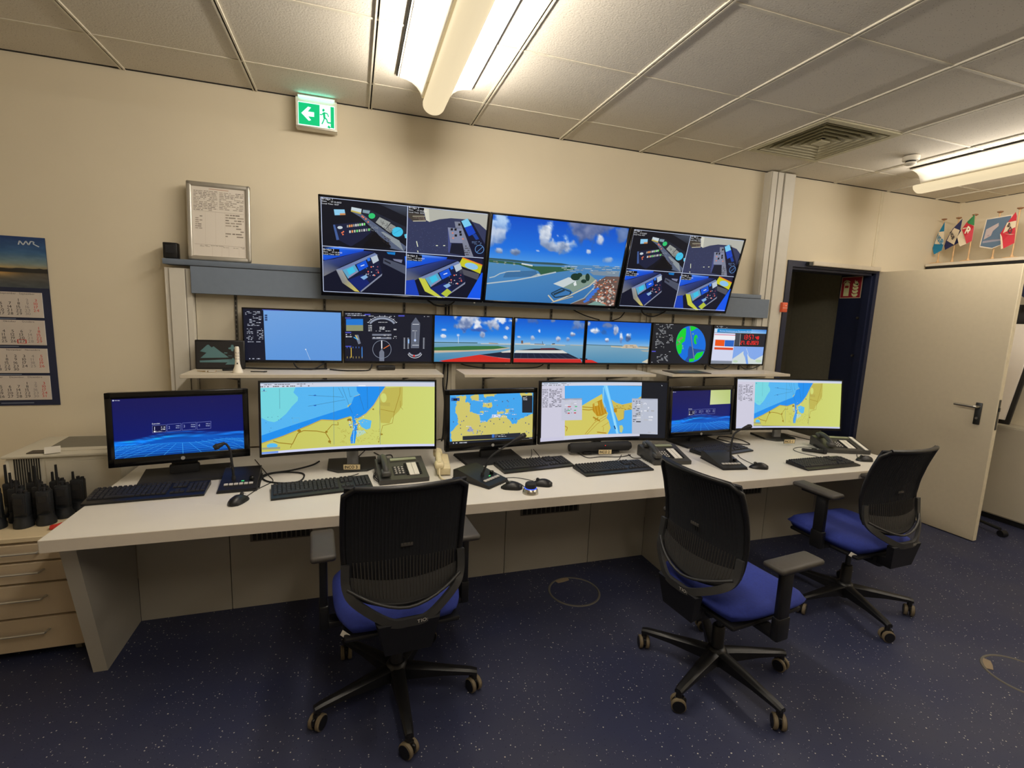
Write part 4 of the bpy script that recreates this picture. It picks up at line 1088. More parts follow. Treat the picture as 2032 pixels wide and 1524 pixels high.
def draw_chart_wide():
    c = chart(Canvas([(75, 97), (1857, 97), (1845, 765), (80, 835)]))
    bars(c, 70, 92, 1860, 150)
    c.poly([(75, 812), (600, 790), (1100, 766), (1845, 742), (1848, 768), (80, 838)], (206, 210, 240), 6).poly([(80, 812), (246, 806), (246, 826), (80, 832)], (110, 150, 230), 7).rect(1075, 136, 1150, 148, WH, 7)
    return c
def listing(c, x0, y0, x1, y1, seed):
    c.rect(x0, y0, x1, y1, (204, 202, 220), 6)
    c.scribble(x0 + (x1 - x0) * 0.06, y0 + (y1 - y0) * 0.06, x0 + (x1 - x0) * 0.3, y0 + (y1 - y0) * 0.42, 12, (120, 120, 134), 7, seed, 0.85, 3)
    c.scribble(x0 + (x1 - x0) * 0.35, y0 + (y1 - y0) * 0.06, x1 - (x1 - x0) * 0.12, y0 + (y1 - y0) * 0.42, 14, (90, 90, 104), 7, seed + 1, 0.6, 5)
def draw_chart_list():
    c = Canvas([(75, 97), (1857, 97), (1845, 765), (80, 835)])
    h = c.h
    c.h = lambda p: (0.19 + 0.81 * h(p)[0], 0.05 + (h(p)[1] - 0.075) * 1.0)
    chart(c)
    c.h = lambda p: p
    listing(c, 0.0, 0.05, 0.192, 1.0, 5)
    bars(c, 0, 0, 1, 0.055)
    c.rect(0, 0.965, 1, 1, (196, 200, 226), 7).rect(0.19, 0.94, 0.28, 0.965, (170, 170, 130), 7)
    return c
def draw_chart_port():
    c = Canvas([(910, 82), (1975, 85), (1955, 560), (893, 580)])
    WT, LD, TW = (74, 168, 240), (208, 198, 98), (186, 136, 24)
    c.poly([(910, 82), (1975, 85), (1955, 560), (893, 580)], (22, 25, 33), 0)
    c.poly([(1118, 112), (1772, 118), (1756, 528), (1105, 546)], WT, 1)
    c.poly([(1112, 402), (1200, 330), (1275, 282), (1352, 238), (1420, 200), (1442, 186), (1452, 250), (1466, 320), (1495, 352), (1480, 392), (1500, 420), (1515, 480), (1490, 535), (1108, 545)], LD, 2)
    c.poly([(1362, 272), (1440, 232), (1456, 290), (1482, 350), (1440, 375), (1400, 378), (1362, 330)], TW, 3).poly([(1375, 265), (1405, 255), (1410, 285), (1380, 292)], LD, 4)
    for p, w in (([(1272, 296), (1365, 305)], 7), ([(1272, 318), (1330, 325), (1365, 318)], 7), ([(1365, 385), (1425, 420)], 12), ([(1380, 415), (1410, 390)], 9), ([(1295, 532), (1380, 430), (1480, 372)], 4), ([(1310, 535), (1400, 445), (1490, 385)], 3), ([(1115, 455), (1140, 470), (1130, 500)], 6), ([(1440, 470), (1500, 430)], 3), ([(1455, 470), (1452, 510)], 3), ([(1400, 515), (1480, 525)], 9), ([(1470, 300), (1480, 360)], 6)):
        c.line(p, w, (176, 132, 30), 4)
    for k in range(4):
        c.line([(1370 + k * 24, 270 - k * 8), (1390 + k * 24, 372 - k * 6)], 2, (230, 196, 90), 4)
    c.line([(1455, 130), (1452, 250), (1480, 330)], 12, (120, 196, 240), 3).poly([(1456, 116), (1490, 116), (1585, 528), (1562, 528), (1500, 260)], (128, 208, 250), 3).line([(1478, 118), (1572, 528)], 4, (180, 228, 250), 4).line([(1545, 460), (1556, 490)], 9, (20, 60, 110), 5)
    c.poly([(1522, 236), (1560, 262), (1612, 278), (1690, 260), (1768, 205), (1766, 250), (1700, 320), (1632, 328), (1628, 402), (1580, 420), (1548, 340)], (204, 184, 84), 2).poly([(1540, 312), (1568, 312), (1568, 345), (1544, 345)], TW, 3).poly([(1590, 460), (1612, 455), (1622, 480), (1610, 522), (1592, 515)], (190, 200, 130), 3).scribble(1545, 285, 1690, 325, 4, (160, 130, 50), 3, 6, 0.35, 10)
    c.line([(1628, 330), (1626, 400), (1580, 425)], 3, (60, 120, 170), 4)
    listing(c, 900, 110, 1116, 548, 9)
    c.poly([(893, 548), (1108, 546), (1106, 578), (893, 582)], (200, 198, 220), 6)
    bars(c, 905, 80, 1772, 115)
    c.poly([(1108, 540), (1756, 526), (1755, 548), (1106, 580)], (204, 206, 224), 6)
    c.rect(1085, 226, 1268, 408, (196, 198, 214), 8).rect(1085, 222, 1268, 236, (150, 154, 170), 8)
    for x, y, w, k in ((1142, 288, 28, (200, 40, 50)), (1205, 288, 20, (60, 190, 110)), (1142, 320, 20, (70, 190, 120)), (1196, 320, 20, (70, 190, 120)), (1140, 344, 20, (200, 40, 50)), (1196, 342, 20, (200, 40, 50))):
        c.rect(x, y, x + w, y + 8, k, 9)
    c.scribble(1115, 240, 1230, 285, 4, (240, 240, 246), 9, 4, 0.6, 4).scribble(1112, 296, 1180, 350, 5, (120, 124, 140), 9, 5, 0.3, 5)
    c.rect(1692, 226, 1898, 530, (184, 190, 206), 8).rect(1692, 224, 1898, 236, (160, 166, 184), 8)
    c.scribble(1730, 250, 1775, 415, 9, (236, 238, 244), 9, 6, 0.8, 1.5, th=0.6).scribble(1700, 240, 1760, 430, 12, (110, 116, 134), 9, 7, 0.4, 3).scribble(1790, 290, 1870, 420, 5, (230, 232, 240), 9, 8, 0.4, 3).rect(1726, 420, 1764, 428, (20, 24, 34), 9).arc(1798, 272, 9, 9, 150, 390, 4, (240, 240, 246), 9).scribble(1820, 508, 1885, 520, 1, (230, 232, 240), 9, 9, 0.9, 2)
    c.poly([(1926, 105), (1935, 112), (1930, 116)], WH, 9)
    return c
def draw_islands():
    c = Canvas([(140, 190), (855, 165), (845, 575), (138, 628)])
    WT, LD = (66, 164, 236), (206, 196, 108)
    c.poly([(140, 190), (855, 165), (845, 575), (138, 628)], WT, 0)
    rd = random.Random(3)
    def rough(pts, a=9):
        o = []
        for k in range(len(pts)):
            (x0, y0), (x1, y1) = pts[k], pts[(k + 1) % len(pts)]
            for t in (0, 0.25, 0.5, 0.75):
                o.append((x0 + (x1 - x0) * t + rd.uniform(-a, a), y0 + (y1 - y0) * t + rd.uniform(-a, a)))
        return o
    c.poly(rough([(195, 205), (278, 195), (272, 250), (310, 262), (312, 330), (345, 352), (392, 362), (398, 430), (440, 430), (500, 392), (560, 385), (610, 368), (660, 410), (720, 410), (780, 385), (850, 355), (850, 560), (480, 580), (160, 615), (150, 520), (212, 445), (210, 400), (188, 330), (200, 260)], 7), LD, 1)
    for p in ([(315, 195), (385, 190), (380, 238), (330, 232)], [(430, 178), (540, 172), (520, 205), (440, 212)], [(418, 262), (505, 258), (495, 302), (428, 296)], [(608, 310), (645, 308), (648, 350), (612, 348)], [(735, 172), (850, 170), (845, 215), (760, 222)], [(400, 330), (432, 328), (428, 350), (405, 350)], [(545, 335), (600, 335), (600, 358), (548, 358)]):
        c.poly(rough(p, 8), LD, 1)
    c.poly(rough([(650, 400), (720, 405), (712, 440), (672, 445)], 6), WT, 2)
    for k in range(46):
        x, y = rd.uniform(155, 840), rd.uniform(210, 560)
        c.poly([(x, y - 7), (x + 6, y), (x, y + 7), (x - 5, y)], rd.choice([(90, 104, 150), (120, 130, 170), (80, 90, 120)]), 3)
    for k in range(24):
        x, y = rd.gauss(315, 22), rd.gauss(490, 16)
        c.rect(x, y, x + 12, y + 8, (140, 150, 200), 3)
    for x, y in ((375, 240), (430, 265), (430, 332), (375, 360), (545, 330), (490, 385), (580, 380), (610, 352), (670, 360), (400, 420), (640, 312), (500, 236), (280, 465), (560, 366)):
        c.scribble(x, y - 5, x + 48, y + 7, 1, WH, 4, x, 0.9, 3)
    c.rect(500, 362, 572, 385, (216, 226, 246), 4).scribble(505, 365, 570, 382, 2, (90, 110, 190), 5, 4)
    c.rect(154, 215, 225, 243, (40, 90, 170), 4).rect(172, 222, 205, 240, (24, 28, 36), 5)
    c.poly([(757, 195), (846, 193), (843, 345), (757, 345)], (34, 37, 46), 4).scribble(765, 200, 800, 235, 5, WH, 5, 2, 0.7, 2)
    c.poly([(250, 552), (742, 522), (742, 566), (250, 588)], (36, 40, 50), 4).scribble(525, 540, 620, 562, 3, WH, 5, 4, 0.7, 5, slope=-0.05).rect(498, 535, 520, 565, (60, 110, 190), 5)
    c.poly([(140, 600), (845, 560), (845, 578), (138, 630)], (26, 30, 40), 5).scribble(145, 606, 330, 622, 1, WH, 6, 8, 0.5, 9, slope=-0.05).scribble(815, 565, 840, 574, 1, WH, 6, 9, 1, 3)
    c.scribble(145, 186, 200, 196, 1, WH, 5, 1, 1, 3)
    return c

# ================================================================ screens
def flat_screen(t, c, w, h, y, z0, name='screen'):
    return part(name, c.mesh(name, M_DISPLAY, lambda u, v, l: (-w / 2 + w * u, y - l, z0 + h * (1 - v))), None, t)
def television(x, w, h, label, canvas):
    tilt = R(14)
    t = thing('wall_television', label, 'television', (x, 3.045, 1.95), group='large screens along the top', rot=(tilt, 0, 0))
    bz = 0.011
    part('housing', MB().box((0, 0.022, 0), (w, 0.034, h), r=0.004).box((0, 0.05, -0.03), (w * 0.72, 0.03, h * 0.6), r=0.012), M_BLK, t)
    for a in (((0, -0.0, h / 2 - bz / 2), (w, 0.012, bz)), ((0, 0, -h / 2 + bz * 0.8), (w, 0.012, bz * 1.6)), ((-w / 2 + bz / 2, 0, 0), (bz, 0.012, h)), ((w / 2 - bz / 2, 0, 0), (bz, 0.012, h))):
        part('bezel', MB().box(*a, r=0.002, seg=1), M_BLKG, t)
    flat_screen(t, canvas, w - 2 * bz, h - bz * 2.6, 0.0035, -h / 2 + bz * 1.6)
    part('indicator', MB().box((w / 2 - 0.05, -0.004, -h / 2 - 0.003), (0.012, 0.008, 0.006)), M_SILVER, t)
    part('wall_mount', MB().box((0, 0.085, 0.04), (0.3, 0.05, 0.2)), M_DKSTEEL, t)
    return t
cc = draw_bridge_cams()
television(0.306, 0.97, 0.556, 'large wall screen with four bridge camera views, over the blank radar monitor', cc)
television(1.283, 0.965, 0.556, 'large wall screen showing an aerial view of a harbour town', draw_harbour())
television(2.252, 0.94, 0.556, 'large wall screen with four bridge camera views, next to the trunking column', cc)

ROW = [(-0.612, -0.066, 'monitor with a plain blue radar picture, above the lighthouse shelf', draw_radar_blank), (-0.058, 0.49, 'monitor with dark ship conning gauges and compass', draw_conning),
       (0.493, 1.031, 'monitor with sea view, green shore and red deck', lambda: draw_bridge_view(0)), (1.041, 1.577, 'monitor with sea view over rows of dark hatches and white band', lambda: draw_bridge_view(1)),
       (1.587, 2.126, 'monitor with open sea view and harbour building', lambda: draw_bridge_view(2)), (2.134, 2.678, 'monitor with round green and blue river radar', draw_river_radar), (2.688, 3.22, 'monitor with red digital clock and blue web banner', draw_clock_page)]
for x0, x1, lab, dr_ in ROW:
    w = x1 - x0; h = 0.32; bz = 0.007
    t = thing('wall_monitor', lab, 'monitor', ((x0 + x1) / 2, 3.19, 1.272), group='row of small screens above the shelves', rot=(R(1.2), 0, 0))
    part('housing', MB().box((0, 0.012, h / 2), (w, 0.022, h), r=0.003).box((0, 0.03, h / 2), (w * 0.6, 0.02, h * 0.5), r=0.006), M_BLK, t)
    part('bezel', MB().box((0, -0.001, h - bz / 2), (w, 0.006, bz)).box((0, -0.001, bz * 0.9), (w, 0.006, bz * 1.8)).box((-w / 2 + bz / 2, -0.001, h / 2), (bz, 0.006, h)).box((w / 2 - bz / 2, -0.001, h / 2), (bz, 0.006, h)), M_BLKG, t)
    flat_screen(t, dr_(), w - 2 * bz, h - 2.8 * bz, 0.0005, 1.8 * bz)
    part('power_light', MB().box((w / 2 - 0.04, -0.003, -0.002), (0.008, 0.006, 0.004)), M_SILVER, t)
    part('arm_mount', MB().box((0, 0.05, h / 2), (0.1, 0.03, 0.1)), M_DKSTEEL, t)

def desk_monitor_flat(x, y, yaw_, w, h, zb, label, canvas, base_rot=0.0):
    t = thing('desk_monitor', label, 'monitor', (x, y, 0.74), rz=yaw_)
    tilt = Matrix.Translation((0, 0, zb - 0.74)) @ Matrix.Rotation(R(-3.5), 4, 'X')
    bx, bt, bb = 0.027, 0.03, 0.042
    part('housing', MB().box((0, 0.02, h / 2), (w, 0.032, h), r=0.009, seg=3, M=tilt).box((0, 0.045, h / 2), (w * 0.5, 0.03, h * 0.5), r=0.012, M=tilt), M_BLK, t)
    part('front_frame', MB().box((0, 0, h - bt / 2), (w, 0.01, bt), r=0.003, M=tilt).box((0, 0, bb / 2), (w, 0.01, bb), r=0.003, M=tilt).box((-w / 2 + bx / 2, 0, h / 2), (bx, 0.01, h), r=0.003, M=tilt).box((w / 2 - bx / 2, 0, h / 2), (bx, 0.01, h), r=0.003, M=tilt), M_BLKG, t)
    sw, sh = w - 2 * bx + 0.004, h - bt - bb + 0.004
    part('screen', canvas.mesh('screen', M_DISPLAY, lambda u, v, l: tilt @ Vector((-sw / 2 + sw * u, 0.003 - l, bb - 0.002 + sh * (1 - v)))), None, t)
    part('logo_badge', MB().lathe([(0.009, 0), (0.009, 0.002)], 20, M=tilt @ tr(0, -0.005, bb * 0.5) @ Matrix.Rotation(R(90), 4, 'X')), M_SILVER, t)
    hz = zb - 0.74
    part('stand_neck', MB().box((0, 0.055, hz * 0.5 + 0.03), (0.11, 0.03, hz + 0.06), r=0.006).box((0, 0.045, hz * 0.45), (0.13, 0.03, 0.05), r=0.01), M_BLKM, t)
    part('stand_base', MB().prism([(-0.18, -0.115), (0.18, -0.115), (0.195, 0.13), (-0.195, 0.13)], lambda a, b, q: (a * (1 - 0.03 * q), b * (1 - 0.03 * q) + 0.03, 0.001 + 0.013 * q), M=rotz(base_rot)), M_BLKM, t)
    return t
def desk_monitor_curved(x, y, yaw_, w, h, zb, tilt_, label, canvas):
    t = thing('curved_monitor', label, 'monitor', (x, y, 0.74), rz=yaw_, group='ultrawide chart monitors')
    Rr = 1.9
    M = Matrix.Translation((0, 0, zb - 0.74)) @ Matrix.Rotation(R(tilt_), 4, 'X')
    def surf(s, z, d):
        a = s / Rr
        return M @ Vector(((Rr - d) * math.sin(a), Rr * math.cos(a) - Rr - d * math.cos(a) + 0.042, z))
    part('housing', MB().sheet(lambda u, v: surf(-w / 2 + w * u, h * v, 0), 24, 1, -0.02 if False else 0.02), M_BLK, t, sd=30)
    bz = 0.009
    fm = MB()
    for a0, a1, z0, z1, n in ((0, 1, 0, bz * 1.8, 24), (0, 1, h - bz, h, 24), (0, bz / w, 0, h, 1), (1 - bz / w, 1, 0, h, 1)):
        fm.sheet(lambda u, v: surf(-w / 2 + w * (a0 + (a1 - a0) * u), z0 + (z1 - z0) * v, 0.004), n, 1, 0.005)
    part('bezel', fm, M_BLKG, t, sd=30)
    sw = w - 2 * bz; sh = h - 2.8 * bz
    part('screen', canvas.mesh('screen', M_DISPLAY, lambda u, v, l: surf(-sw / 2 + sw * u, 1.8 * bz + sh * (1 - v), 0.0012 + l), strips=26), None, t)
    part('back_hub', MB().lathe([(0.11, 0), (0.1, 0.03), (0.05, 0.05)], 24, M=M @ tr(0, 0.055, h * 0.5) @ Matrix.Rotation(R(-90), 4, 'X')), M_BLK, t)
    part('stand_neck', MB().box((0, 0.115, 0.15), (0.062, 0.03, 0.3), r=0.008), M_SILVER, t)
    part('stand_base', MB().prism([(-0.13, -0.06), (-0.075, -0.115), (0.075, -0.115), (0.13, -0.06), (0.13, 0.12), (-0.13, 0.12)], lambda a, b, q: (a, b + 0.125, 0.001 + 0.012 * q)), M_DKSTEEL, t)
    return t
desk_monitor_flat(-0.812, 2.733, R(9.9), 0.589, 0.356, 0.822, 'black framed monitor with dark blue exercise menu, beside the printer', draw_exercises(), R(-3))
desk_monitor_curved(-0.009, 2.647, R(0.5), 0.894, 0.386, 0.852, -4.5, 'curved monitor with green and blue coast chart, over the INCO 3 plate', draw_chart_wide())
desk_monitor_flat(0.786, 2.725, R(5.6), 0.583, 0.357, 0.815, 'black framed monitor with island chart behind the gooseneck microphone', draw_islands())
desk_monitor_curved(1.524, 2.712, R(-3.2), 0.894, 0.394, 0.8236, -3.5, 'curved monitor with brown port town chart and grey dialog boxes', draw_chart_port())
desk_monitor_flat(2.366, 2.827, R(3.4), 0.585, 0.363, 0.796, 'black framed monitor with dark blue menu and a pale green rectangle', draw_exercises(True))
desk_monitor_curved(3.10, 2.767, R(-9.0), 0.894, 0.389, 0.828, -6.5, 'curved monitor with coast chart and list, over the INCO 1 plate', draw_chart_list())

# ================================================================ things on the desk
DZ = 0.74
def keyboard(x, y, rz, label, cat_group='black keyboards on the desk'):
    t = thing('keyboard', label, 'keyboard', (x, y, DZ), rz, cat_group)
    if 'keyboard' not in KB:
        prof = [(-0.08, 0.001), (0.08, 0.001), (0.08, 0.022), (0.07, 0.023), (-0.08, 0.01)]
        KB['keyboard'] = MB().prism(prof, lambda a, b, q: (-0.225 + 0.45 * q, a, b)).mesh('case', M_BLK, 25)
        k = MB(); rd = random.Random(1)
        rows = [(0.066, 0.013, 0.0155)] + [(0.043 - i * 0.0195, 0.0165, 0.0175) for i in range(5)]
        sl = 0.013 / 0.15
        def key(cx, cy, w, d):
            z = 0.010 + (cy + 0.08) * sl
            k.add([(cx - w / 2, cy - d / 2, z), (cx + w / 2, cy - d / 2, z), (cx + w / 2, cy + d / 2, z + d * sl), (cx - w / 2, cy + d / 2, z + d * sl),
                   (cx - w / 2 + 0.002, cy - d / 2 + 0.002, z + 0.006), (cx + w / 2 - 0.002, cy - d / 2 + 0.002, z + 0.006), (cx + w / 2 - 0.002, cy + d / 2 - 0.002, z + 0.006 + d * sl), (cx - w / 2 + 0.002, cy + d / 2 - 0.002, z + 0.006 + d * sl)],
                  [(0, 1, 5, 4), (1, 2, 6, 5), (2, 3, 7, 6), (3, 0, 4, 7), (4, 5, 6, 7)])
        for r, (cy, d, w) in enumerate(rows):
            n = 15
            for i in range(n):
                cx = -0.208 + i * 0.0192
                if r == 5 and 3 <= i <= 8:
                    if i == 3:
                        key(-0.208 + 5.5 * 0.0192, cy, 0.112, d)
                    continue
                key(cx, cy, w if r else w * 0.9, d)
            for i in range(3):
                if r in (0, 1, 2) or (r == 4 and i == 1) or r == 5:
                    key(0.092 + i * 0.0192, cy, w, d)
            for i in range(4):
                if r:
                    key(0.155 + i * 0.0185, cy, w * 0.95, d)
        KB['keys'] = k.mesh('key_field', M_KEY, 0)
    part('case', KB['keyboard'], None, t)
    stuff(part('key_field', KB['keys'], None, t))
    return t
KB = {}
keyboard(-0.883, 2.512, R(3.5), 'black keyboard in front of the exercise menu monitor, reaching over the desk edge')
keyboard(-0.147, 2.43, R(8), 'black keyboard in front of the INCO 3 plate, beside the telephone')
keyboard(1.0, 2.572, R(6.5), 'black keyboard touching another at one corner, below the island chart monitor')
keyboard(1.437, 2.425, R(3.3), 'black keyboard in front of the speaker bar and port town chart')
keyboard(2.385, 2.628, R(11), 'black keyboard lying behind a microphone, below the pale green rectangle')
keyboard(2.845, 2.247, R(1.5), 'black keyboard in front of the INCO 1 plate, near the door')

def mouse(x, y, rz, label):
    t = thing('computer_mouse', label, 'mouse', (x, y, DZ), rz, 'black mice on the desk')
    if 'mouse' not in KB:
        rings = []
        for k in range(9):
            v = k / 8; yy = -0.055 + 0.11 * v
            w = 0.031 * (max(0.05, 1 - (2 * v - 1) ** 4)) ** 0.5 * (1 - 0.12 * v)
            h = 0.036 * max(0.12, math.sin(PI * (0.12 + 0.8 * v) ** 0.85)) if True else 0
            rings.append([(w * math.cos(a), yy, 0.001 + max(0, math.sin(a)) * h) for a in [2 * PI * j / 16 for j in range(16)]])
        KB['mouse'] = MB().loft(rings).mesh('shell', M_BLK, 60)
        KB['wheel'] = MB().cyl((-0.004, 0.022, 0.030), (0.004, 0.022, 0.030), 0.009, n=14).mesh('scroll_wheel', M_GRAPH)
        KB['seam'] = MB().tube([(0, 0.01, 0.0372), (0, 0.035, 0.0305), (0, 0.05, 0.02)], 0.0008, 6).mesh('button_seam', M_SLOT)
    part('shell', KB['mouse'], None, t); part('scroll_wheel', KB['wheel'], None, t); part('button_seam', KB['seam'], None, t)
mouse(-0.491, 2.335, R(-25), 'black mouse beside the microphone base, below the exercise menu monitor')
mouse(0.757, 2.25, R(72), 'black mouse between a microphone base and the metal dial controller')
mouse(0.925, 2.262, R(66), 'black mouse behind the metal dial controller, toward the keyboards')
mouse(2.352, 2.272, R(66), 'black mouse beside the microphone, below the pale green rectangle')
mouse(3.225, 2.262, R(75), 'black mouse at the end of the desk beside the open door')

s = thing('dial_controller', 'round dial controller with black cap and blue lit steel ring', 'controller', (0.829, 2.17, DZ))
part('base', MB().lathe([(0.04, 0.0), (0.04, 0.004), (0.036, 0.02), (0.031, 0.026)], 28), M_STEEL, s)
part('light_ring', MB().lathe([(0.0305, 0.026), (0.0305, 0.0285)], 28), mat('blue_led', (60, 90, 255), 0.4, emit=(50, 90, 255), es=1.2), s)
part('cap', MB().lathe([(0.027, 0.028), (0.029, 0.033), (0.027, 0.05), (0.022, 0.055), (0.008, 0.056)], 28), M_BLKM, s)

def microphone(x, y, rz, neck, label):
    t = thing('gooseneck_microphone', label, 'microphone', (x, y, DZ), rz, 'desk microphones')
    inv = Matrix.Translation((x, y, DZ)) @ rotz(rz); inv.invert()
    prof = [(-0.12, 0.0), (0.12, 0.0), (0.12, 0.05), (0.09, 0.056), (0.0, 0.036), (-0.12, 0.014)]
    part('base', MB().prism(prof, lambda a, b, q: (-0.08 + 0.16 * q, a, 0.001 + b)), M_BLK, t)
    part('base_lip', MB().box((0, 0, 0.004), (0.168, 0.248, 0.006), r=0.002), M_BLKM, t)
    sl = 0.022 / 0.12
    for k in range(6):
        part('button', MB().box((-0.052 + k * 0.021, 0, 0), (0.017, 0.016, 0.005), r=0.001, seg=1, M=tr(0, -0.075, 0.026) @ Matrix.Rotation(math.atan(sl), 4, 'X')), M_PKEY, t)
    part('knob', MB().lathe([(0.011, 0), (0.011, 0.012), (0.009, 0.014)], 16, M=tr(0.052, -0.035, 0.032)), M_BLKG, t)
    part('status_light', MB().box((0.015, -0.05, 0.031), (0.012, 0.004, 0.002)), mat('green_led', (60, 200, 110), 0.4, emit=(60, 230, 120), es=0.9), t)
    P = [inv @ Vector(p) for p in neck]
    part('neck_socket', MB().cyl((P[0].x, P[0].y, 0.02), (P[0].x, P[0].y, 0.05), 0.011, 0.008, 14), M_BLKM, t)
    part('gooseneck', MB().tube(P[:-1], lambda q: 0.0062 - 0.0014 * q, 10, sm=6), M_BLKM, t)
    d = (P[-1] - P[-2]).normalized()
    h = part('capsule', MB().tube([P[-2] - d * 0.012, P[-2], P[-2] + d * 0.02, P[-1] - d * 0.012, P[-1]], lambda q: (0.006, 0.009, 0.0125, 0.0145, 0.011)[int(round(q * 4))], 16), M_BLKM, t)
    part('grille_ring', MB().tube([P[-1] - d * 0.019, P[-1] - d * 0.015], 0.0152, 16), M_GRAPH, h)
microphone(-0.53, 2.585, R(3), [(-0.557, 2.565, 0.785), (-0.558, 2.562, 0.82), (-0.561, 2.56, 0.86), (-0.566, 2.56, 0.917), (-0.581, 2.56, 0.949), (-0.596, 2.555, 0.951), (-0.63, 2.545, 0.936)], 'desk microphone with its neck curled over, before the exercise menu monitor')
microphone(0.632, 2.405, R(37), [(0.637, 2.38, 0.775), (0.641, 2.38, 0.79), (0.65, 2.38, 0.815), (0.676, 2.38, 0.868), (0.741, 2.38, 0.916), (0.8, 2.38, 0.95), (0.867, 2.38, 0.984)], 'desk microphone with long slanting neck, before the island chart monitor')
microphone(2.19, 2.39, R(-7), [(2.202, 2.34, 0.775), (2.192, 2.34, 0.82), (2.19, 2.34, 0.874), (2.201, 2.34, 0.938), (2.24, 2.34, 0.966), (2.27, 2.34, 0.975), (2.325, 2.34, 0.99)], 'desk microphone with upright neck, below the pale green rectangle monitor')

def telephone(x, y, rz, label, wide=0.25, module=False):
    t = thing('desk_telephone', label, 'telephone', (x, y, DZ), rz, 'dark desk telephones')
    w = wide
    prof = [(-0.12, 0.0), (0.11, 0.0), (0.11, 0.06), (0.095, 0.072), (-0.12, 0.022)]
    part('body', MB().prism(prof, lambda a, b, q: (-w / 2 + w * q, a, 0.002 + b)), M_PHONE, t)
    T = tr(0, -0.12, 0.0245) @ Matrix.Rotation(math.atan2(0.05, 0.215), 4, 'X')   # frame of the sloping face
    hx = -w / 2 + 0.035
    hs = MB()
    hs.tube([(hx, 0.035, 0.022), (hx, 0.05, 0.034), (hx, 0.11, 0.042), (hx, 0.175, 0.034), (hx, 0.19, 0.022)], 0.016, 12, sm=5, M=T)
    hs.box((hx, 0.04, 0.02), (0.05, 0.05, 0.03), r=0.011, seg=3, M=T).box((hx, 0.182, 0.02), (0.05, 0.05, 0.03), r=0.011, seg=3, M=T)
    part('handset', hs, M_PHONE, t)
    kx = hx + 0.055
    for i in range(4):
        for j in range(3):
            part('key', MB().box((kx + j * 0.018, 0.055 + i * 0.019, 0.003), (0.011, 0.009, 0.006), r=0.002, seg=1, M=T), M_PKEY, t)
    part('keypad_field', MB().box((kx + 0.018, 0.084, 0.0005), (0.062, 0.085, 0.002), M=T), M_BLKM, t)
    part('display', MB().box((0.02, 0.19, 0.004), (w * 0.55, 0.022, 0.006), M=T), mat('lcd_glass', (150, 156, 128), 0.25), t)
    cx = kx + 0.09
    card = part('label_card', MB().box((cx, 0.09, 0.002), (0.05, 0.12, 0.004), M=T), M_PAPER, t)
    part('card_rule', MB().box((cx, 0.09, 0.0045), (0.0015, 0.118, 0.0006), M=T), M_GRAPHITE2, card)
    for i in range(8):
        for sx_ in (-0.034, 0.034):
            part('line_key', MB().box((cx + sx_, 0.04 + i * 0.0145, 0.003), (0.012, 0.007, 0.005), M=T), M_BLKM, t)
    if module:
        part('extension_module', MB().box((w / 2 - 0.02, 0.11, -0.002), (0.05, 0.21, 0.008), M=T), M_PHONE, t)
        part('module_card', MB().box((w / 2 - 0.02, 0.11, 0.003), (0.022, 0.2, 0.004), M=T), M_PAPER, t)
    c = [Vector((hx - 0.005, -0.1 + 0.0, 0.03))]
    pts = []
    for k in range(70):
        a = k * 0.9; u = k / 69
        base = Vector((hx - 0.03 - 0.02 * math.sin(u * PI), -0.1 + 0.16 * u, 0.012))
        pts.append(base + Vector((0.006 * math.cos(a), 0, 0.006 * math.sin(a))))
    part('coiled_cord', MB().tube(pts, 0.0018, 5), M_RUB, t)
telephone(0.235, 2.55, R(4.5), 'dark desk telephone next to the cream handset')
telephone(1.862, 2.55, R(-6), 'dark desk telephone between the speaker bar and the blue menu monitor')
telephone(3.325, 2.525, R(-20), 'dark desk telephone with side label strip at the end of the desk by the door', 0.29, True)

p = thing('handset_phone', 'cream handset resting in its upright wall cradle on the desk', 'telephone', (0.448, 2.545, DZ + 0.006), R(-6))
Tp = Matrix.Rotation(R(5), 4, 'X')
part('cradle', MB().box((0.012, 0.07, 0.022), (0.072, 0.22, 0.04), r=0.006, M=Tp), M_CREAM, p)
hm = MB().tube([(-0.012, -0.03, 0.06), (-0.012, 0.02, 0.068), (-0.012, 0.1, 0.07), (-0.012, 0.17, 0.062)], 0.017, 12, sm=5, M=Tp).box((-0.012, -0.02, 0.055), (0.05, 0.06, 0.035), r=0.014, seg=3, M=Tp).box((-0.012, 0.15, 0.058), (0.05, 0.065, 0.036), r=0.012, seg=3, M=Tp)
part('handset', hm, M_CREAM, p)
part('cord', MB().tube([(-0.012, -0.05, 0.04), (-0.014, -0.07, 0.02), (-0.01, -0.09, 0.008), (0.0, -0.12, 0.006), (0.02, -0.14, 0.006)], 0.004, 8, sm=5), M_CREAM, p)

for n, x, y, rz in ((3, -0.014, 2.655, -9), (2, 1.516, 2.672, -8), (1, 3.032, 2.677, -8)):
    t = thing('name_plate', 'small cream name plate reading INCO %d, %s' % (n, {3: 'before the green coast chart', 2: 'leaning by the speaker bar', 1: 'near the door'}[n]), 'name plate', (x, y, DZ + 0.014), R(rz), 'INCO name plates')
    part('plate', MB().box((0, 0.004, 0.016), (0.09, 0.004, 0.032)), mat('plate_frame', (60, 50, 40), 0.6), t)
    c = Canvas()
    c.rect(0, 0, 1, 1, (36, 32, 28), 0).rect(0.025, 0.07, 0.975, 0.93, (226, 206, 160), 1)
    c.text('INCO %d' % n, 0.075, 0.76, 0.222, (22, 20, 20), 2, ey=(0, -3.3), bold=0.03)
    part('lettering', c.mesh('lettering', M_PRINT, lambda u, v, l: (-0.045 + 0.09 * u, 0.002 - l, 0.032 - 0.032 * v)), None, t)

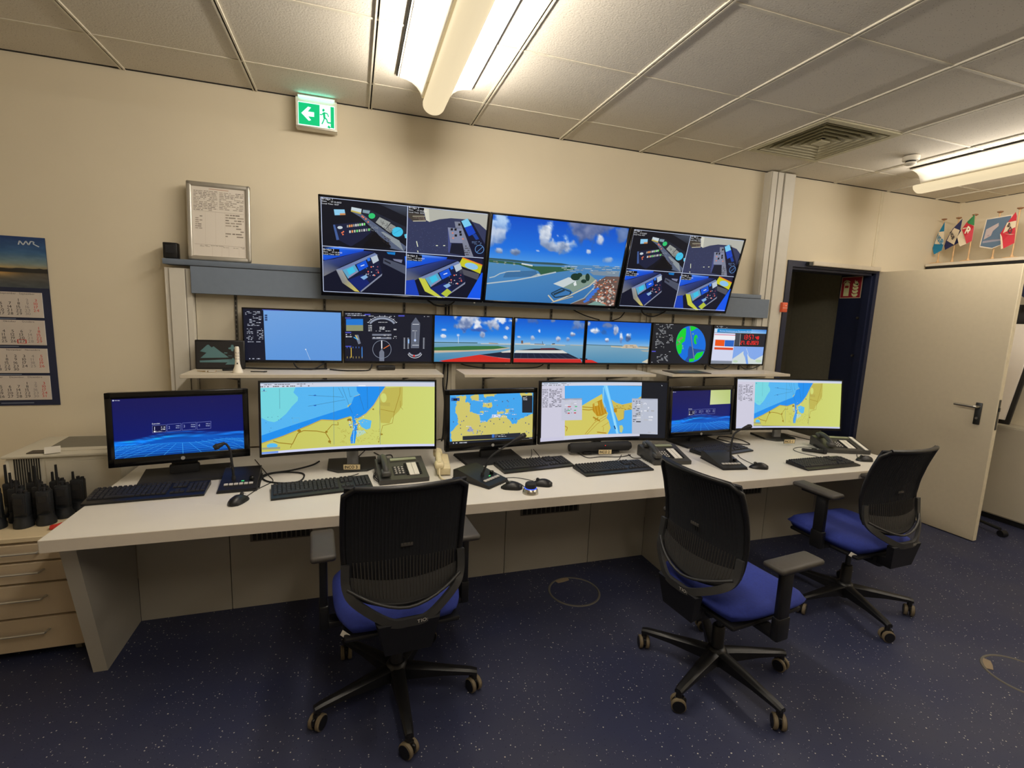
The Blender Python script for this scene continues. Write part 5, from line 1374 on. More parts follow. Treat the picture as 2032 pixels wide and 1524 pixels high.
t = thing('speaker_bar', 'black fabric speaker bar below the port town chart', 'speaker', (1.512, 2.735, DZ + 0.0135), R(-2))
part('body', MB().tube([(-0.21, 0, 0.034), (-0.2, 0, 0.034), (0.2, 0, 0.034), (0.21, 0, 0.034)], lambda q: (0.024, 0.032, 0.032, 0.024)[int(round(q * 3))], 16), M_BLKM, t)
part('end_cap', MB().cyl((-0.216, 0, 0.034), (-0.208, 0, 0.034), 0.024, n=16).cyl((0.208, 0, 0.034), (0.216, 0, 0.034), 0.024, n=16), M_BLK, t)
part('foot', MB().box((-0.1, 0, 0.004), (0.05, 0.06, 0.008)).box((0.1, 0, 0.004), (0.05, 0.06, 0.008)), M_RUB, t)
part('power_light', MB().box((0.02, -0.033, 0.05), (0.004, 0.003, 0.004)), mat('red_led', (220, 40, 40), 0.4, emit=(255, 40, 40), es=1.0), t)
t = thing('handheld_microphone', 'black hand microphone lying beside the telephone by the door', 'microphone', (3.045, 2.486, DZ), R(-35))
part('body', MB().tube([(-0.075, 0, 0.014), (-0.07, 0, 0.014), (0.03, 0, 0.014), (0.05, 0, 0.017), (0.075, 0, 0.017), (0.08, 0, 0.017)], lambda q: (0.008, 0.011, 0.012, 0.016, 0.016, 0.01)[int(round(q * 5))], 14), M_BLK, t)
part('talk_button', MB().box((0.0, 0, 0.027), (0.03, 0.008, 0.004)), M_GRAPH, t)
part('belt_clip', MB().box((0.065, -0.012, 0.02), (0.02, 0.02, 0.03), r=0.003), M_BLKM, t)
tag(part('paper_note', MB().box((0, 0, 0.001), (0.06, 0.045, 0.002)), M_PAPER, None, (0.395, 2.66, DZ), (0, 0, R(20))), 'small white paper note behind the telephone', 'paper')

# cables lying on the desk
def cable(pts, r, label, cat='cable', z=None, group='cables on the desk'):
    P = [(p[0], p[1], (DZ + r + 0.0005) if len(p) == 2 else p[2]) for p in pts]
    o = MB().tube(P, r, 6, sm=6)
    return tag(part('cable', o, M_RUB), label, cat, group)
cable([(-0.438, 2.505), (-0.446, 2.637), (-0.41, 2.705), (-0.34, 2.711), (-0.265, 2.68), (-0.248, 2.62), (-0.267, 2.548), (-0.343, 2.542), (-0.416, 2.586), (-0.448, 2.66), (-0.42, 2.707), (-0.319, 2.74), (-0.226, 2.809), (-0.19, 2.876)], 0.0042, 'thick black cable looped on the desk beside the curled microphone')
cable([(-0.536, 2.98), (-0.435, 2.713), (-0.393, 2.611), (-0.395, 2.567), (-0.439, 2.485), (-0.47, 2.40)], 0.002, 'thin black mouse cord running to the curled microphone')
cable([(-0.089, 2.52), (-0.075, 2.566), (-0.037, 2.58), (0.02, 2.62)], 0.002, 'thin cord arching behind the keyboard near the INCO 3 plate')
cable([(0.114, 3.002), (0.151, 2.932), (0.209, 2.932), (0.217, 2.86), (0.25, 2.78)], 0.003, 'black cable behind the telephone next to the cream handset')
cable([(0.06, 3.05), (0.02, 2.9), (0.06, 2.8), (0.1, 2.7)], 0.003, 'black cable dropping from the green coast chart monitor')
cable([(1.375, 2.80), (1.386, 2.665), (1.476, 2.662), (1.61, 2.64), (1.7, 2.67)], 0.0025, 'black cord lying in front of the speaker bar')
cable([(1.64, 2.68), (1.555, 2.578), (1.482, 2.567), (1.436, 2.55), (1.438, 2.508)], 0.002, 'thin keyboard cord curling before the INCO 2 plate')
cable([(1.69, 2.68), (1.679, 2.601), (1.73, 2.59)], 0.0025, 'short black cord between speaker bar and telephone')
cable([(1.102, 2.9), (1.05, 2.76), (0.987, 2.66)], 0.002, 'thin cord dropping behind the hidden keyboard')
cable([(1.115, 2.9), (1.10, 2.76), (1.078, 2.665)], 0.002, 'thin cord dropping beside the port town chart monitor')
cable([(0.70, 2.44), (0.738, 2.406), (0.817, 2.40), (0.875, 2.36), (0.905, 2.32)], 0.0018, 'thin mouse cord crossing behind the dial controller')
cable([(0.715, 2.31), (0.74, 2.335), (0.79, 2.348), (0.821, 2.30), (0.83, 2.215)], 0.0018, 'thin cord running into the dial controller')
cable([(2.62, 2.942), (2.679, 2.988), (2.739, 2.957), (2.768, 2.856), (2.74, 2.75), (2.69, 2.75), (2.64, 2.80), (2.62, 2.86), (2.60, 2.93)], 0.0035, 'coiled black cable below the pale green rectangle monitor')
cable([(2.436, 2.535), (2.40, 2.47), (2.385, 2.40), (2.375, 2.325)], 0.002, 'thin mouse cord beside the upright microphone')
cable([(2.979, 2.34), (2.97, 2.408), (2.944, 2.464), (2.941, 2.544), (2.997, 2.601), (3.10, 2.609), (3.16, 2.56)], 0.002, 'thin cord curling behind the keyboard near the door')
cable([(3.32, 2.385), (3.26, 2.335), (3.25, 2.32)], 0.002, 'thin mouse cord at the end of the desk')
cable([(3.30, 2.99), (3.32, 2.85), (3.35, 2.76)], 0.003, 'black cable behind the telephone by the door')
# cables hanging on the wall panelling
W3 = 3.21
for pts, r, lab in (([(0.58, 3.243, 1.66), (0.58, 3.243, 1.343), (0.572, 3.243, 1.141), (0.585, 3.24, 1.004), (0.575, 3.22, 0.80), (0.56, 3.19, 0.746)], 0.005, 'thick black cable hanging between two uprights of the panelling'),
                    ([(0.602, 3.243, 1.66), (0.602, 3.243, 1.209), (0.594, 3.243, 1.08), (0.606, 3.24, 1.0), (0.6, 3.21, 0.82), (0.612, 3.17, 0.746)], 0.005, 'thick black cable hanging between two uprights of the panelling'),
                    ([(1.464, W3, 1.69), (1.48, W3, 1.665), (1.575, W3, 1.625), (1.70, W3, 1.595)], 0.004, 'black cable sagging below the harbour view screen'),
                    ([(1.93, W3, 1.69), (1.911, W3, 1.671), (1.869, W3, 1.619), (1.80, W3, 1.592)], 0.004, 'black cable rising beside the harbour view screen'),
                    ([(2.016, 3.17, 1.69), (2.03, 3.17, 1.66), (2.07, 3.17, 1.64), (2.13, 3.17, 1.637), (2.21, 3.17, 1.67), (2.23, 3.17, 1.69)], 0.005, 'black cable loop under the camera view screen by the column'),
                    ([(0.44, 3.17, 1.69), (0.467, 3.17, 1.669), (0.505, 3.17, 1.649), (0.566, 3.17, 1.648), (0.608, 3.17, 1.665), (0.63, 3.17, 1.69)], 0.005, 'black cable loop under the camera view screen over the radar monitor'),
                    ([(0.683, W3, 1.27), (0.739, W3, 1.255), (0.862, W3, 1.241), (1.114, W3, 1.241), (1.227, W3, 1.247), (1.279, W3, 1.268)], 0.004, 'black cable slung under the sea view monitors'),
                    ([(2.643, 3.15, 1.274), (2.7, 3.14, 1.252), (2.787, 3.14, 1.249), (2.849, 3.15, 1.274)], 0.004, 'black cable loop under the clock page monitor'),
                    ([(2.951, 3.15, 1.275), (2.991, 3.14, 1.249), (3.05, 3.14, 1.25), (3.082, 3.14, 1.255), (3.147, 3.15, 1.275)], 0.004, 'black cable loop on the shelf beside the column'),
                    ([(-0.597, 3.13, 1.247), (-0.494, 3.13, 1.243), (-0.388, 3.12, 1.243), (-0.25, 3.12, 1.243), (-0.153, 3.13, 1.244)], 0.005, 'black cable lying straight along the lighthouse shelf'),
                    ([(-0.34, 3.14, 1.275), (-0.311, 3.12, 1.246), (-0.232, 3.11, 1.243), (-0.17, 3.13, 1.275)], 0.004, 'black cable loop under the blank radar monitor'),
                    ([(-0.136, 3.10, 1.243), (-0.072, 3.05, 1.243), (0.011, 3.04, 1.243), (0.086, 3.07, 1.243), (0.108, 3.12, 1.272)], 0.004, 'black cable curling on the shelf under the conning gauges')):
    tag(part('cable', MB().tube(pts, r, 6, sm=6), M_RUB), lab, 'cable', 'cables on wall and shelves')
tag(part('power_adapter', MB().box((0, 0, 0.014), (0.11, 0.05, 0.026), r=0.006), M_BLK, None, (0.19, 3.12, 1.2385), (0, 0, R(12))), 'black power adapter on the shelf under the conning gauges', 'adapter')

# ================================================================ things on the shelves and ledge
SZ = 1.238
t = thing('picture_panel', 'black framed panel with teal mountains, leaning at the end of the shelf', 'picture', (-0.722, 3.135, SZ), rot=(R(-4), 0, 0))
part('frame', MB().box((0, 0.008, 0.083), (0.252, 0.014, 0.166), r=0.006), M_BLK, t)
c = Canvas([(360, 980), (830, 985), (835, 1255), (370, 1255)])
TE = (84, 122, 128)
c.rect(355, 975, 840, 1260, (30, 29, 30), 0)
c.poly([(400, 1085), (470, 1018), (485, 1015), (515, 1045), (535, 1032), (600, 1085), (650, 1120), (685, 1148), (640, 1150), (405, 1155), (465, 1100)], TE, 1).poly([(398, 1182), (720, 1165), (690, 1200), (400, 1200)], TE, 1).poly([(650, 1222), (730, 1150), (760, 1200), (740, 1222)], TE, 1)
c.poly([(680, 1048), (705, 1040), (710, 1015), (730, 1015), (738, 1038), (760, 1045), (735, 1060), (730, 1085), (712, 1080), (705, 1060), (685, 1062)], TE, 1).line([(640, 1100), (672, 1102)], 10, TE, 1).line([(680, 1130), (720, 1132)], 4, TE, 1).line([(400, 1168), (560, 1162)], 5, (30, 29, 30), 2)
part('picture', c.mesh('picture', M_PRINT, lambda u, v, l: (-0.118 + 0.236 * u, 0.001 - l, 0.157 - 0.148 * v)), None, t)
t = thing('lighthouse_model', 'small white lighthouse model standing on the shelf', 'figurine', (-0.605, 2.985, SZ))
part('foot', MB().lathe([(0.026, 0), (0.026, 0.006), (0.017, 0.03), (0.014, 0.045)], 20), M_WHITEP, t)
part('tower', MB().lathe([(0.013, 0.045), (0.0125, 0.062), (0.0115, 0.064), (0.0115, 0.1), (0.0115, 0.125), (0.0105, 0.138), (0.008, 0.143)], 20), M_WHITEP, t)
for z in (0.058, 0.074, 0.09, 0.108):
    part('gallery_ring', MB().lathe([(0.0122, z), (0.013, z + 0.002), (0.0122, z + 0.004)], 20), M_ALU, t)
part('doorway', MB().box((0.002, -0.0135, 0.052), (0.006, 0.003, 0.007)), M_SLOT, t)
t = thing('key_bunch', 'bunch of brass keys lying on the lighthouse shelf', 'keys', (-0.765, 3.02, SZ))
part('key_ring', MB().tube([(0.012 * math.cos(a), 0.012 * math.sin(a), 0.0015) for a in [2 * PI * k / 16 for k in range(17)]], 0.001, 5), M_STEEL, t)
for a in (-0.4, 0.3, 2.8):
    part('key', MB().box((0.032, 0, 0.003), (0.035, 0.006, 0.002)).lathe([(0.009, 0.002), (0.009, 0.004)], 12, M=tr(0.014, 0, 0)), M_GOLD, t, rot=(0, 0, a))
part('key_tag', MB().box((0.03, -0.012, 0.004), (0.03, 0.02, 0.003)), M_PAPER, t)
tag(part('pocket_knife', MB().box((0, 0, 0.005), (0.07, 0.016, 0.01), r=0.004), M_BLK, None, (-0.665, 3.075, SZ), (0, 0, R(12))), 'small black folded pocket knife beside the lighthouse model', 'knife')
t = thing('spanner', 'small grey spanner lying beside the lighthouse model', 'tool', (-0.515, 3.01, SZ), R(-6))
part('shaft', MB().box((0, 0, 0.003), (0.065, 0.007, 0.005), r=0.001, seg=1), M_DKSTEEL, t)
part('jaw', MB().tube([(0.034 + 0.009 * math.cos(a) + 0.008, 0.009 * math.sin(a), 0.003) for a in [0.6 + k * 5.1 / 12 for k in range(13)]], 0.003, 6), M_DKSTEEL, t)
t = thing('folder', 'flat dark folder lying on the shelf by the column', 'folder', (2.33, 3.0, SZ + 0.0005), R(-2))
part('cover', MB().box((0, 0, 0.003), (0.3, 0.17, 0.005)), mat('folder_card', (70, 60, 50), 0.5), t)
part('sheet', MB().box((-0.02, 0.03, 0.0065), (0.2, 0.08, 0.001)), M_PRNG, t)
t = thing('ledge_box', 'small black box standing on the end of the slate ledge', 'box', (-0.955, 3.225, 1.844))
part('case', MB().box((0, 0, 0.043), (0.068, 0.05, 0.084), r=0.004), M_BLK, t)
part('front_plate', MB().box((0, -0.026, 0.05), (0.045, 0.003, 0.045), r=0.001, seg=1), M_BLKM, t)
t = thing('document_frame', 'silver click frame with a printed notice, standing on the slate ledge', 'picture frame', (-0.712, 3.2, 1.8435), rot=(R(-4), 0, 0))
fw_, fh_ = 0.315, 0.428
part('backboard', MB().box((0, 0.006, fh_ / 2), (fw_ - 0.01, 0.008, fh_ - 0.01)), M_GRAPHITE2, t)
for a, b in (((-fw_ / 2 + 0.013, 0, fh_ / 2), (0.026, 0.02, fh_)), ((fw_ / 2 - 0.013, 0, fh_ / 2), (0.026, 0.02, fh_)), ((0, 0, 0.013), (fw_, 0.02, 0.026)), ((0, 0, fh_ - 0.013), (fw_, 0.02, 0.026))):
    part('frame_rail', MB().box(a, b, r=0.008, seg=3), M_ALU, t)
c = Canvas([(195, 180), (1070, 258), (1085, 1375), (240, 1330)])
c.poly([(195, 180), (1070, 258), (1085, 1375), (240, 1330)], (222, 214, 202), 0)
GT = (176, 165, 150)
c.line([(480, 240), (800, 272)], 14, (190, 160, 140), 1)
c.scribble(235, 250, 620, 590, 13, GT, 1, 4, 0.85, 6, slope=0.07).scribble(650, 290, 1040, 590, 11, GT, 1, 5, 0.75, 6, slope=0.07)
c.line([(245, 596), (1040, 660)], 5, GT, 1).line([(260, 1142), (1060, 1195)], 5, GT, 1).scribble(270, 670, 380, 900, 7, GT, 1, 6, 0.7, 2, slope=0.05).scribble(750, 650, 1040, 1040, 9, GT, 1, 7, 0.6, 3, slope=0.06).scribble(280, 1150, 1050, 1180, 2, GT, 1, 8, 0.5, 12, slope=0.06)
for x in (425, 590, 740):
    c.line([(x, 620), (x + 10, 1140)], 2.5, (196, 184, 170), 1)
for x in (540, 690, 800, 960):
    c.line([(x, 1170), (x + 4, 1340)], 2.5, (190, 178, 164), 1)
part('notice', c.mesh('notice', M_PRINT, lambda u, v, l: (-fw_ / 2 + 0.024 + (fw_ - 0.048) * u, -0.001 - l, fh_ - 0.024 - (fh_ - 0.048) * v)), None, t)

# ================================================================ calendar, extinguisher sign, small wall fittings
t = thing('wall_calendar', 'blue four month wall calendar with harbour picture', 'calendar', (-1.545, WALL_Y - 0.004, 1.02))
CW, CH = 0.33, 0.893
part('backing', MB().box((-CW / 2, 0.001, CH / 2), (CW, 0.003, CH)), mat('calendar_navy', (28, 36, 66), 0.6), t)
c = Canvas([(0, 120), (360, 138), (380, 400), (0, 390)])
def pic(U, V):
    C = np.zeros(U.shape + (3,))
    st = [(0, (30, 60, 112)), (0.3, (54, 96, 140)), (0.52, (120, 140, 140)), (0.6, (150, 140, 110)), (0.66, (60, 50, 40)), (0.72, (90, 84, 74)), (1.0, (70, 78, 84))]
    for k in range(3):
        C[..., k] = np.interp(V, [s[0] for s in st], [s[1][k] for s in st])
    return C + (fbm(U * 9, V * 30, 4)[..., None] - 0.5) * 26 + np.exp(-((U - 0.35) / 0.28) ** 2 - ((V - 0.7) / 0.09) ** 2)[..., None] * np.array((96, 62, 10.))
c.raster(pic, 40, 30)
c.h = lambda q: q
c.poly([(0.0, 0.66)] + [(k / 20, 0.64 - 0.05 * (fbm(np.array([k * 0.9]), np.array([2.0]), 6)[0])) for k in range(21)] + [(1, 0.7), (0, 0.7)], (42, 40, 36), 1)
c.line([(0.66, 0.16), (0.68, 0.08), (0.72, 0.16), (0.76, 0.08), (0.79, 0.16), (0.82, 0.08), (0.86, 0.09), (0.85, 0.13), (0.92, 0.18)], 0.018, (196, 206, 216), 2)
part('picture', c.mesh('picture', M_PRINT, lambda u, v, l: (-CW + CW * u, -0.001 - l, CH - 0.265 * v * 0.99)), None, t)
mons = [('Sep', 4, 30, (2, 3), 0.475, ('September', 'September')), ('Oct', 6, 31, (), 0.3285, ('Oktober', 'Octobre')), ('Nov', 2, 30, (), 0.178, ('November', 'Novembre')), ('Dec', 4, 31, (), 0.031, ('Dezember', 'Diciembre'))]
for nm, first, days, hol, z0, hd in mons:
    c = Canvas()
    c.rect(0, 0, 1, 1, (206, 196, 186), 0)
    c.text(hd[0], 0.06, 0.09, 0.05, (70, 64, 66), 1, ey=(0, -2.0)).text(hd[0], 0.38, 0.09, 0.05, (70, 64, 66), 1, ey=(0, -2.0)).text(hd[1], 0.66, 0.09, 0.05, (70, 64, 66), 1, ey=(0, -2.0))
    for k in range(1, days + 1):
        q = first + k - 1; col, row = q % 7, q // 7
        ink = (206, 70, 60) if col == 6 else ((150, 142, 138) if col == 5 else (50, 48, 52))
        x, y = 0.06 + col * 0.132, 0.36 + row * 0.135
        c.text(str(k), x + (0.03 if k < 10 else 0), y, 0.088, ink, 1, ey=(0, -1.75))
        if nm == 'Oct' and k == 27:
            c.line([(x - 0.02, y + 0.03), (x - 0.02, y - 0.12), (x + 0.105, y - 0.12), (x + 0.105, y + 0.03)], 0.016, (200, 50, 40), 2, True)
    me = c.mesh('month_sheet', M_PRINT, lambda u, v, l: (-CW + 0.016 + (CW - 0.05) * u, -0.0045 - l, z0 + 0.132 * (1 - v)))
    sh = part('month_pad', MB().box((-CW / 2 - 0.009, -0.0025, z0 + 0.066), (CW - 0.05, 0.004, 0.132)), M_PAPER, t)
    part('month_sheet', me, None, sh)
    if nm != 'Dec':
        part('pad_caption', MB().box((-CW / 2 - 0.05, -0.001, z0 - 0.0085), (0.12, 0.001, 0.004)), mat('caption_ink', (120, 130, 150), 0.6), t)
part('pad_caption', MB().box((-CW / 2 - 0.02, -0.001, 0.014), (0.14, 0.001, 0.004)), mat('caption_ink', (120, 130, 150), 0.6), t)

t = thing('extinguisher_sign', 'red fire extinguisher sign with pale pictograms on the navy door reveal', 'sign', (4.4805, 3.497, 1.985))
part('sign_plate', MB().box((0, 0, 0), (0.004, 0.204, 0.2)), M_CREAM, t)
c = Canvas([(1190, 490), (1580, 490), (1530, 920), (1125, 930)])
RD, PL = (160, 30, 44), (226, 226, 166)
c.poly([(1190, 490), (1580, 490), (1530, 920), (1125, 930)], (216, 190, 160), 0)
c.h = lambda q: q
c.rect(0.03, 0.03, 0.97, 0.97, RD, 1)
c.poly([(0.16, 0.32), (0.2, 0.27), (0.36, 0.27), (0.42, 0.32), (0.42, 0.9), (0.16, 0.9)], PL, 2).rect(0.2, 0.41, 0.38, 0.52, (150, 40, 30), 3).rect(0.23, 0.16, 0.34, 0.28, PL, 2).poly([(0.1, 0.3), (0.14, 0.2), (0.26, 0.13), (0.27, 0.18), (0.18, 0.23), (0.13, 0.31)], PL, 2).poly([(0.34, 0.17), (0.44, 0.22), (0.42, 0.27), (0.34, 0.22)], PL, 2)
for k in range(4):
    y = 0.3 + 0.155 * k
    c.poly([(0.60 - 0.015 * k, y), (0.68, y + 0.06), (0.84, y + 0.02), (0.86, y + 0.09), (0.78, y + 0.17), (0.66, y + 0.17), (0.58, y + 0.1)], PL, 2)
c.poly([(0.66, 0.14), (0.7, 0.24), (0.75, 0.2), (0.84, 0.33), (0.8, 0.42), (0.7, 0.36), (0.64, 0.26)], PL, 2)
part('sign_face', c.mesh('sign_face', M_PRINT, lambda u, v, l: (-0.002 - l, 0.102 - 0.204 * u, 0.1 - 0.2 * v)), None, t)
t = thing('orange_push_button', 'small orange box with push plate on the edge of the door trunking', 'switch', (3.384, 3.195, 1.755))
part('box', MB().box((0, 0.008, 0), (0.054, 0.03, 0.08), r=0.006), M_ORANGE, t)
part('split_line', MB().box((0, -0.0075, -0.006), (0.05, 0.002, 0.003)), M_PAPER, t)
part('emblem', MB().box((0.006, -0.0075, 0.014), (0.01, 0.002, 0.006)), M_PAPER, t)

# ================================================================ office chairs
CH = {}
def chair_meshes():
    # star leg with turned-down tip, pointing along +X
    rings = []
    for x, w, z0, z1 in ((0.02, 0.030, 0.070, 0.130), (0.09, 0.027, 0.076, 0.126), (0.2, 0.022, 0.084, 0.116), (0.315, 0.018, 0.084, 0.106), (0.342, 0.015, 0.08, 0.1)):
        rings.append([(x, -w, z0), (x, w, z0), (x, w, z1 - 0.008), (x, w * 0.55, z1), (x, -w * 0.55, z1), (x, -w, z1 - 0.008)])
    CH['leg'] = MB().loft(rings).cyl((0.33, 0, 0.05), (0.33, 0, 0.095), 0.013, n=12).mesh('leg', M_BLK, 40)
    c = MB()
    for s in (-1, 1):
        c.cyl((0, s * 0.005, 0.031), (0, s * 0.026, 0.031), 0.026, n=20, m=0)
        c.lathe([(0.026, -0.009), (0.0308, -0.006), (0.0308, 0.006), (0.026, 0.009)], 22, 1, M=tr(0, s * 0.0155, 0.031) @ Matrix.Rotation(R(90), 4, 'X'))
    c.box((0.006, 0, 0.044), (0.05, 0.012, 0.028), r=0.005)
    c.cyl((0.012, 0, 0.05), (0.012, 0, 0.066), 0.009, n=12)
    CH['caster'] = c.mesh('caster', [M_BLK, M_TREAD], 40)
    CH['hub'] = MB().lathe([(0.042, 0.062), (0.046, 0.075), (0.046, 0.125), (0.036, 0.14), (0.03, 0.142)], 20).mesh('hub', M_BLK)
    CH['gas_lift'] = MB().lathe([(0.0275, 0.05), (0.0275, 0.24), (0.024, 0.245)], 18).lathe([(0.014, 0.24), (0.014, 0.37)], 14, 1).mesh('gas_lift', [M_BLK, M_DKSTEEL])
    CH['mechanism'] = MB().box((0, -0.03, 0.385), (0.17, 0.26, 0.05), r=0.012).box((0, -0.13, 0.372), (0.12, 0.14, 0.07), r=0.015).cyl((0.085, 0.0, 0.375), (0.2, 0.02, 0.37), 0.006, n=8).cyl((0.2, 0.02, 0.37), (0.235, 0.02, 0.37), 0.012, n=10).mesh('mechanism', M_BLK)
    def seat(u, v, top):
        x = (u - 0.5) * 2; y = (v - 0.5) * 2
        sx = 0.25 * (1 - 0.1 * max(0, -y) ** 2); k = (1 - abs(x) ** 6) ** (1 / 6) if abs(x) < 1 else 0
        px = x * sx * (1 - 0.10 * abs(y) ** 4); py = 0.03 + y * 0.235 * (1 - 0.10 * abs(x) ** 4)
        e = max(abs(x), abs(y)); ed = max(0, (e - 0.72) / 0.28) ** 2
        if top:
            z = 0.498 - 0.018 * math.cos(x * 1.5) * math.cos(y * 1.4) - 0.034 * ed - 0.02 * max(0, y - 0.55) ** 2 * 4
        else:
            z = 0.405 + 0.045 * ed
        return (px, py, z)
    n = 14; mb = MB()
    for top in (True, False):
        mb.sheet(lambda u, v: seat(u, v, top), n, n)
    o = mb.v
    vs = mb.v; N = (n + 1) ** 2; idx = lambda i, j: i * (n + 1) + j
    rim = [(i, 0) for i in range(n)] + [(n, j) for j in range(n)] + [(i, n) for i in range(n, 0, -1)] + [(0, j) for j in range(n, 0, -1)]
    for k in range(len(rim)):
        a = idx(*rim[k]); b = idx(*rim[(k + 1) % len(rim)])
        mb.f.append((b, a, a + N, b + N)); mb.m.append(0)
    CH['seat'] = mb.mesh('seat_cushion', M_BLUEF, 60)
    CH['seat_pan'] = MB().box((0, 0.02, 0.405), (0.44, 0.41, 0.022), r=0.01).mesh('seat_pan', M_BLK)
    CH['seat_tag'] = MB().box((0, 0, 0), (0.034, 0.002, 0.024), M=tr(-0.215, -0.155, 0.412) @ rotz(R(-35)) @ Matrix.Rotation(R(25), 4, 'Y')).mesh('inventory_tag', M_PAPER)
    # backrest: sides curve forward, lumbar bulge, top leaning back
    def prof(z): return np.interp(z, [0.55, 0.61, 0.66, 0.72, 0.80, 0.89, 0.97, 1.01], [-0.238, -0.218, -0.204, -0.198, -0.206, -0.228, -0.256, -0.274])
    def halfw(z): return np.interp(z, [0.55, 0.62, 0.74, 0.86, 1.01], [0.19, 0.212, 0.220, 0.222, 0.218])
    def back(u, v, d=0.0, z0=0.592, z1=1.005):
        x = (u - 0.5) * 2; z = z0 + (z1 - z0) * v
        drop = 0.05 * (1 - x * x) * (1 - v) ** 6          # bottom edge bows down in the middle
        return (x * halfw(z), prof(z) + 0.045 * x * x - d, z - drop)
    CH['back_panel'] = MB().sheet(lambda u, v: back(u, v), 18, 22, 0.010).mesh('back_mesh', M_MESHB, 50)
    fr = [back(u, 1, 0.004) for u in np.linspace(0, 1, 13)]
    right = [back(1, v, 0.004) for v in np.linspace(1, 0, 14)]; bot = [back(u, 0, 0.004) for u in np.linspace(1, 0, 13)]; left = [back(0, v, 0.004) for v in np.linspace(0, 1, 14)]
    loop = fr[1:-1] + right[1:-1] + bot[1:-1] + left[1:-1]
    loop.append(loop[0])
    mb = MB().tube(loop, 0.011, 10)
    CH['back_frame'] = mb.mesh('back_frame', M_BLK, 50)
    ribs = MB()
    for k in range(31):
        u = 0.07 + 0.86 * k / 30
        x = abs(u - 0.5) * 2
        ribs.tube([back(u, v, 0.0125) for v in np.linspace(0.035, 0.27 + 0.05 * (1 - x), 7)], 0.0022, 5)
        ribs.tube([back(u, v, 0.0115) for v in np.linspace(0.3, 0.95, 10)], 0.0012, 4, 1)
    CH['back_ribs'] = ribs.mesh('rib_field', [M_RIB, M_MESHB], 50)
    CH['lumbar'] = MB().sheet(lambda u, v: back(0.04 + 0.92 * u, 0.01 + 0.14 * v - 0.0, 0.0135), 16, 4, 0.003).mesh('lumbar_pad', M_GRAPH, 50)
    CH['slider'] = MB().box((0, 0, 0), (0.045, 0.006, 0.014), r=0.003, M=tr(0, -0.212, 0.765)).mesh('height_slider', M_ARM)
    def bow(w, zs, zm, ys, ym, n=13):
        return [(w * t, ys + (ym - ys) * (1 - abs(t) ** 2.2), zs + (zm - zs) * (1 - abs(t) ** 1.6)) for t in np.linspace(-1, 1, n)]
    CH['bow'] = MB().tube(bow(0.208, 0.615, 0.545, -0.2, -0.262), 0.006, 8).mesh('back_bow', M_GRAPH, 50)
    lo = [(-0.214, -0.178, 0.70), (-0.212, -0.19, 0.62), (-0.18, -0.222, 0.57), (-0.075, -0.272, 0.508), (0, -0.28, 0.5), (0.075, -0.272, 0.508), (0.18, -0.222, 0.57), (0.212, -0.19, 0.62), (0.214, -0.178, 0.70)]
    P = smooth([Vector(p) for p in lo], 5)
    rings = []
    for i, p in enumerate(P):
        d = (P[min(i + 1, len(P) - 1)] - P[max(i - 1, 0)]).normalized()
        out = Vector((p.x * 0.35, -1, 0)); out = (out - d * out.dot(d)).normalized(); s = d.cross(out)
        rings.append([p + out * 0.008 + s * 0.015, p + out * 0.008 - s * 0.015, p - out * 0.006 - s * 0.015, p - out * 0.006 + s * 0.015])
    CH['yoke'] = MB().loft(rings).mesh('back_yoke', M_GRAPH, 40)
    CH['spine'] = MB().loft([[(-0.06, -0.18, 0.40), (0.06, -0.18, 0.40), (0.06, -0.18, 0.36), (-0.06, -0.18, 0.36)], [(-0.1, -0.245, 0.43), (0.1, -0.245, 0.43), (0.085, -0.268, 0.372), (-0.085, -0.268, 0.372)], [(-0.12, -0.255, 0.505), (0.12, -0.255, 0.505), (0.11, -0.284, 0.498), (-0.11, -0.284, 0.498)]]).mesh('back_bracket', M_BLK, 40)
    c = Canvas().text('TIO:', 0.06, 0.85, 0.42, (210, 206, 196), 0, ey=(0, -2.2))
    CH['badge'] = c.mesh('badge', M_PRINT, lambda u, v, l: (0.022 + 0.05 * u, -0.2925 + 0.007 * u - l, 0.513 - 0.02 * v))
    for s, nm in ((-1, 'L'), (1, 'R')):
        CH['post' + nm] = MB().box((s * 0.285, 0.0, 0.545), (0.03, 0.06, 0.24), r=0.008).box((s * 0.285, 0.0, 0.415), (0.036, 0.07, 0.1), r=0.008).box((s * 0.235, 0.0, 0.378), (0.13, 0.06, 0.028), r=0.006).mesh('arm_post', M_BLK)
        CH['pad' + nm] = MB().box((s * 0.285, 0.035, 0.686), (0.092, 0.25, 0.026), r=0.012, seg=3).mesh('arm_pad', M_ARM, 60)
        CH['under' + nm] = MB().box((s * 0.285, 0.03, 0.668), (0.062, 0.16, 0.016), r=0.005).mesh('pad_carrier', M_BLK)
chair_meshes()
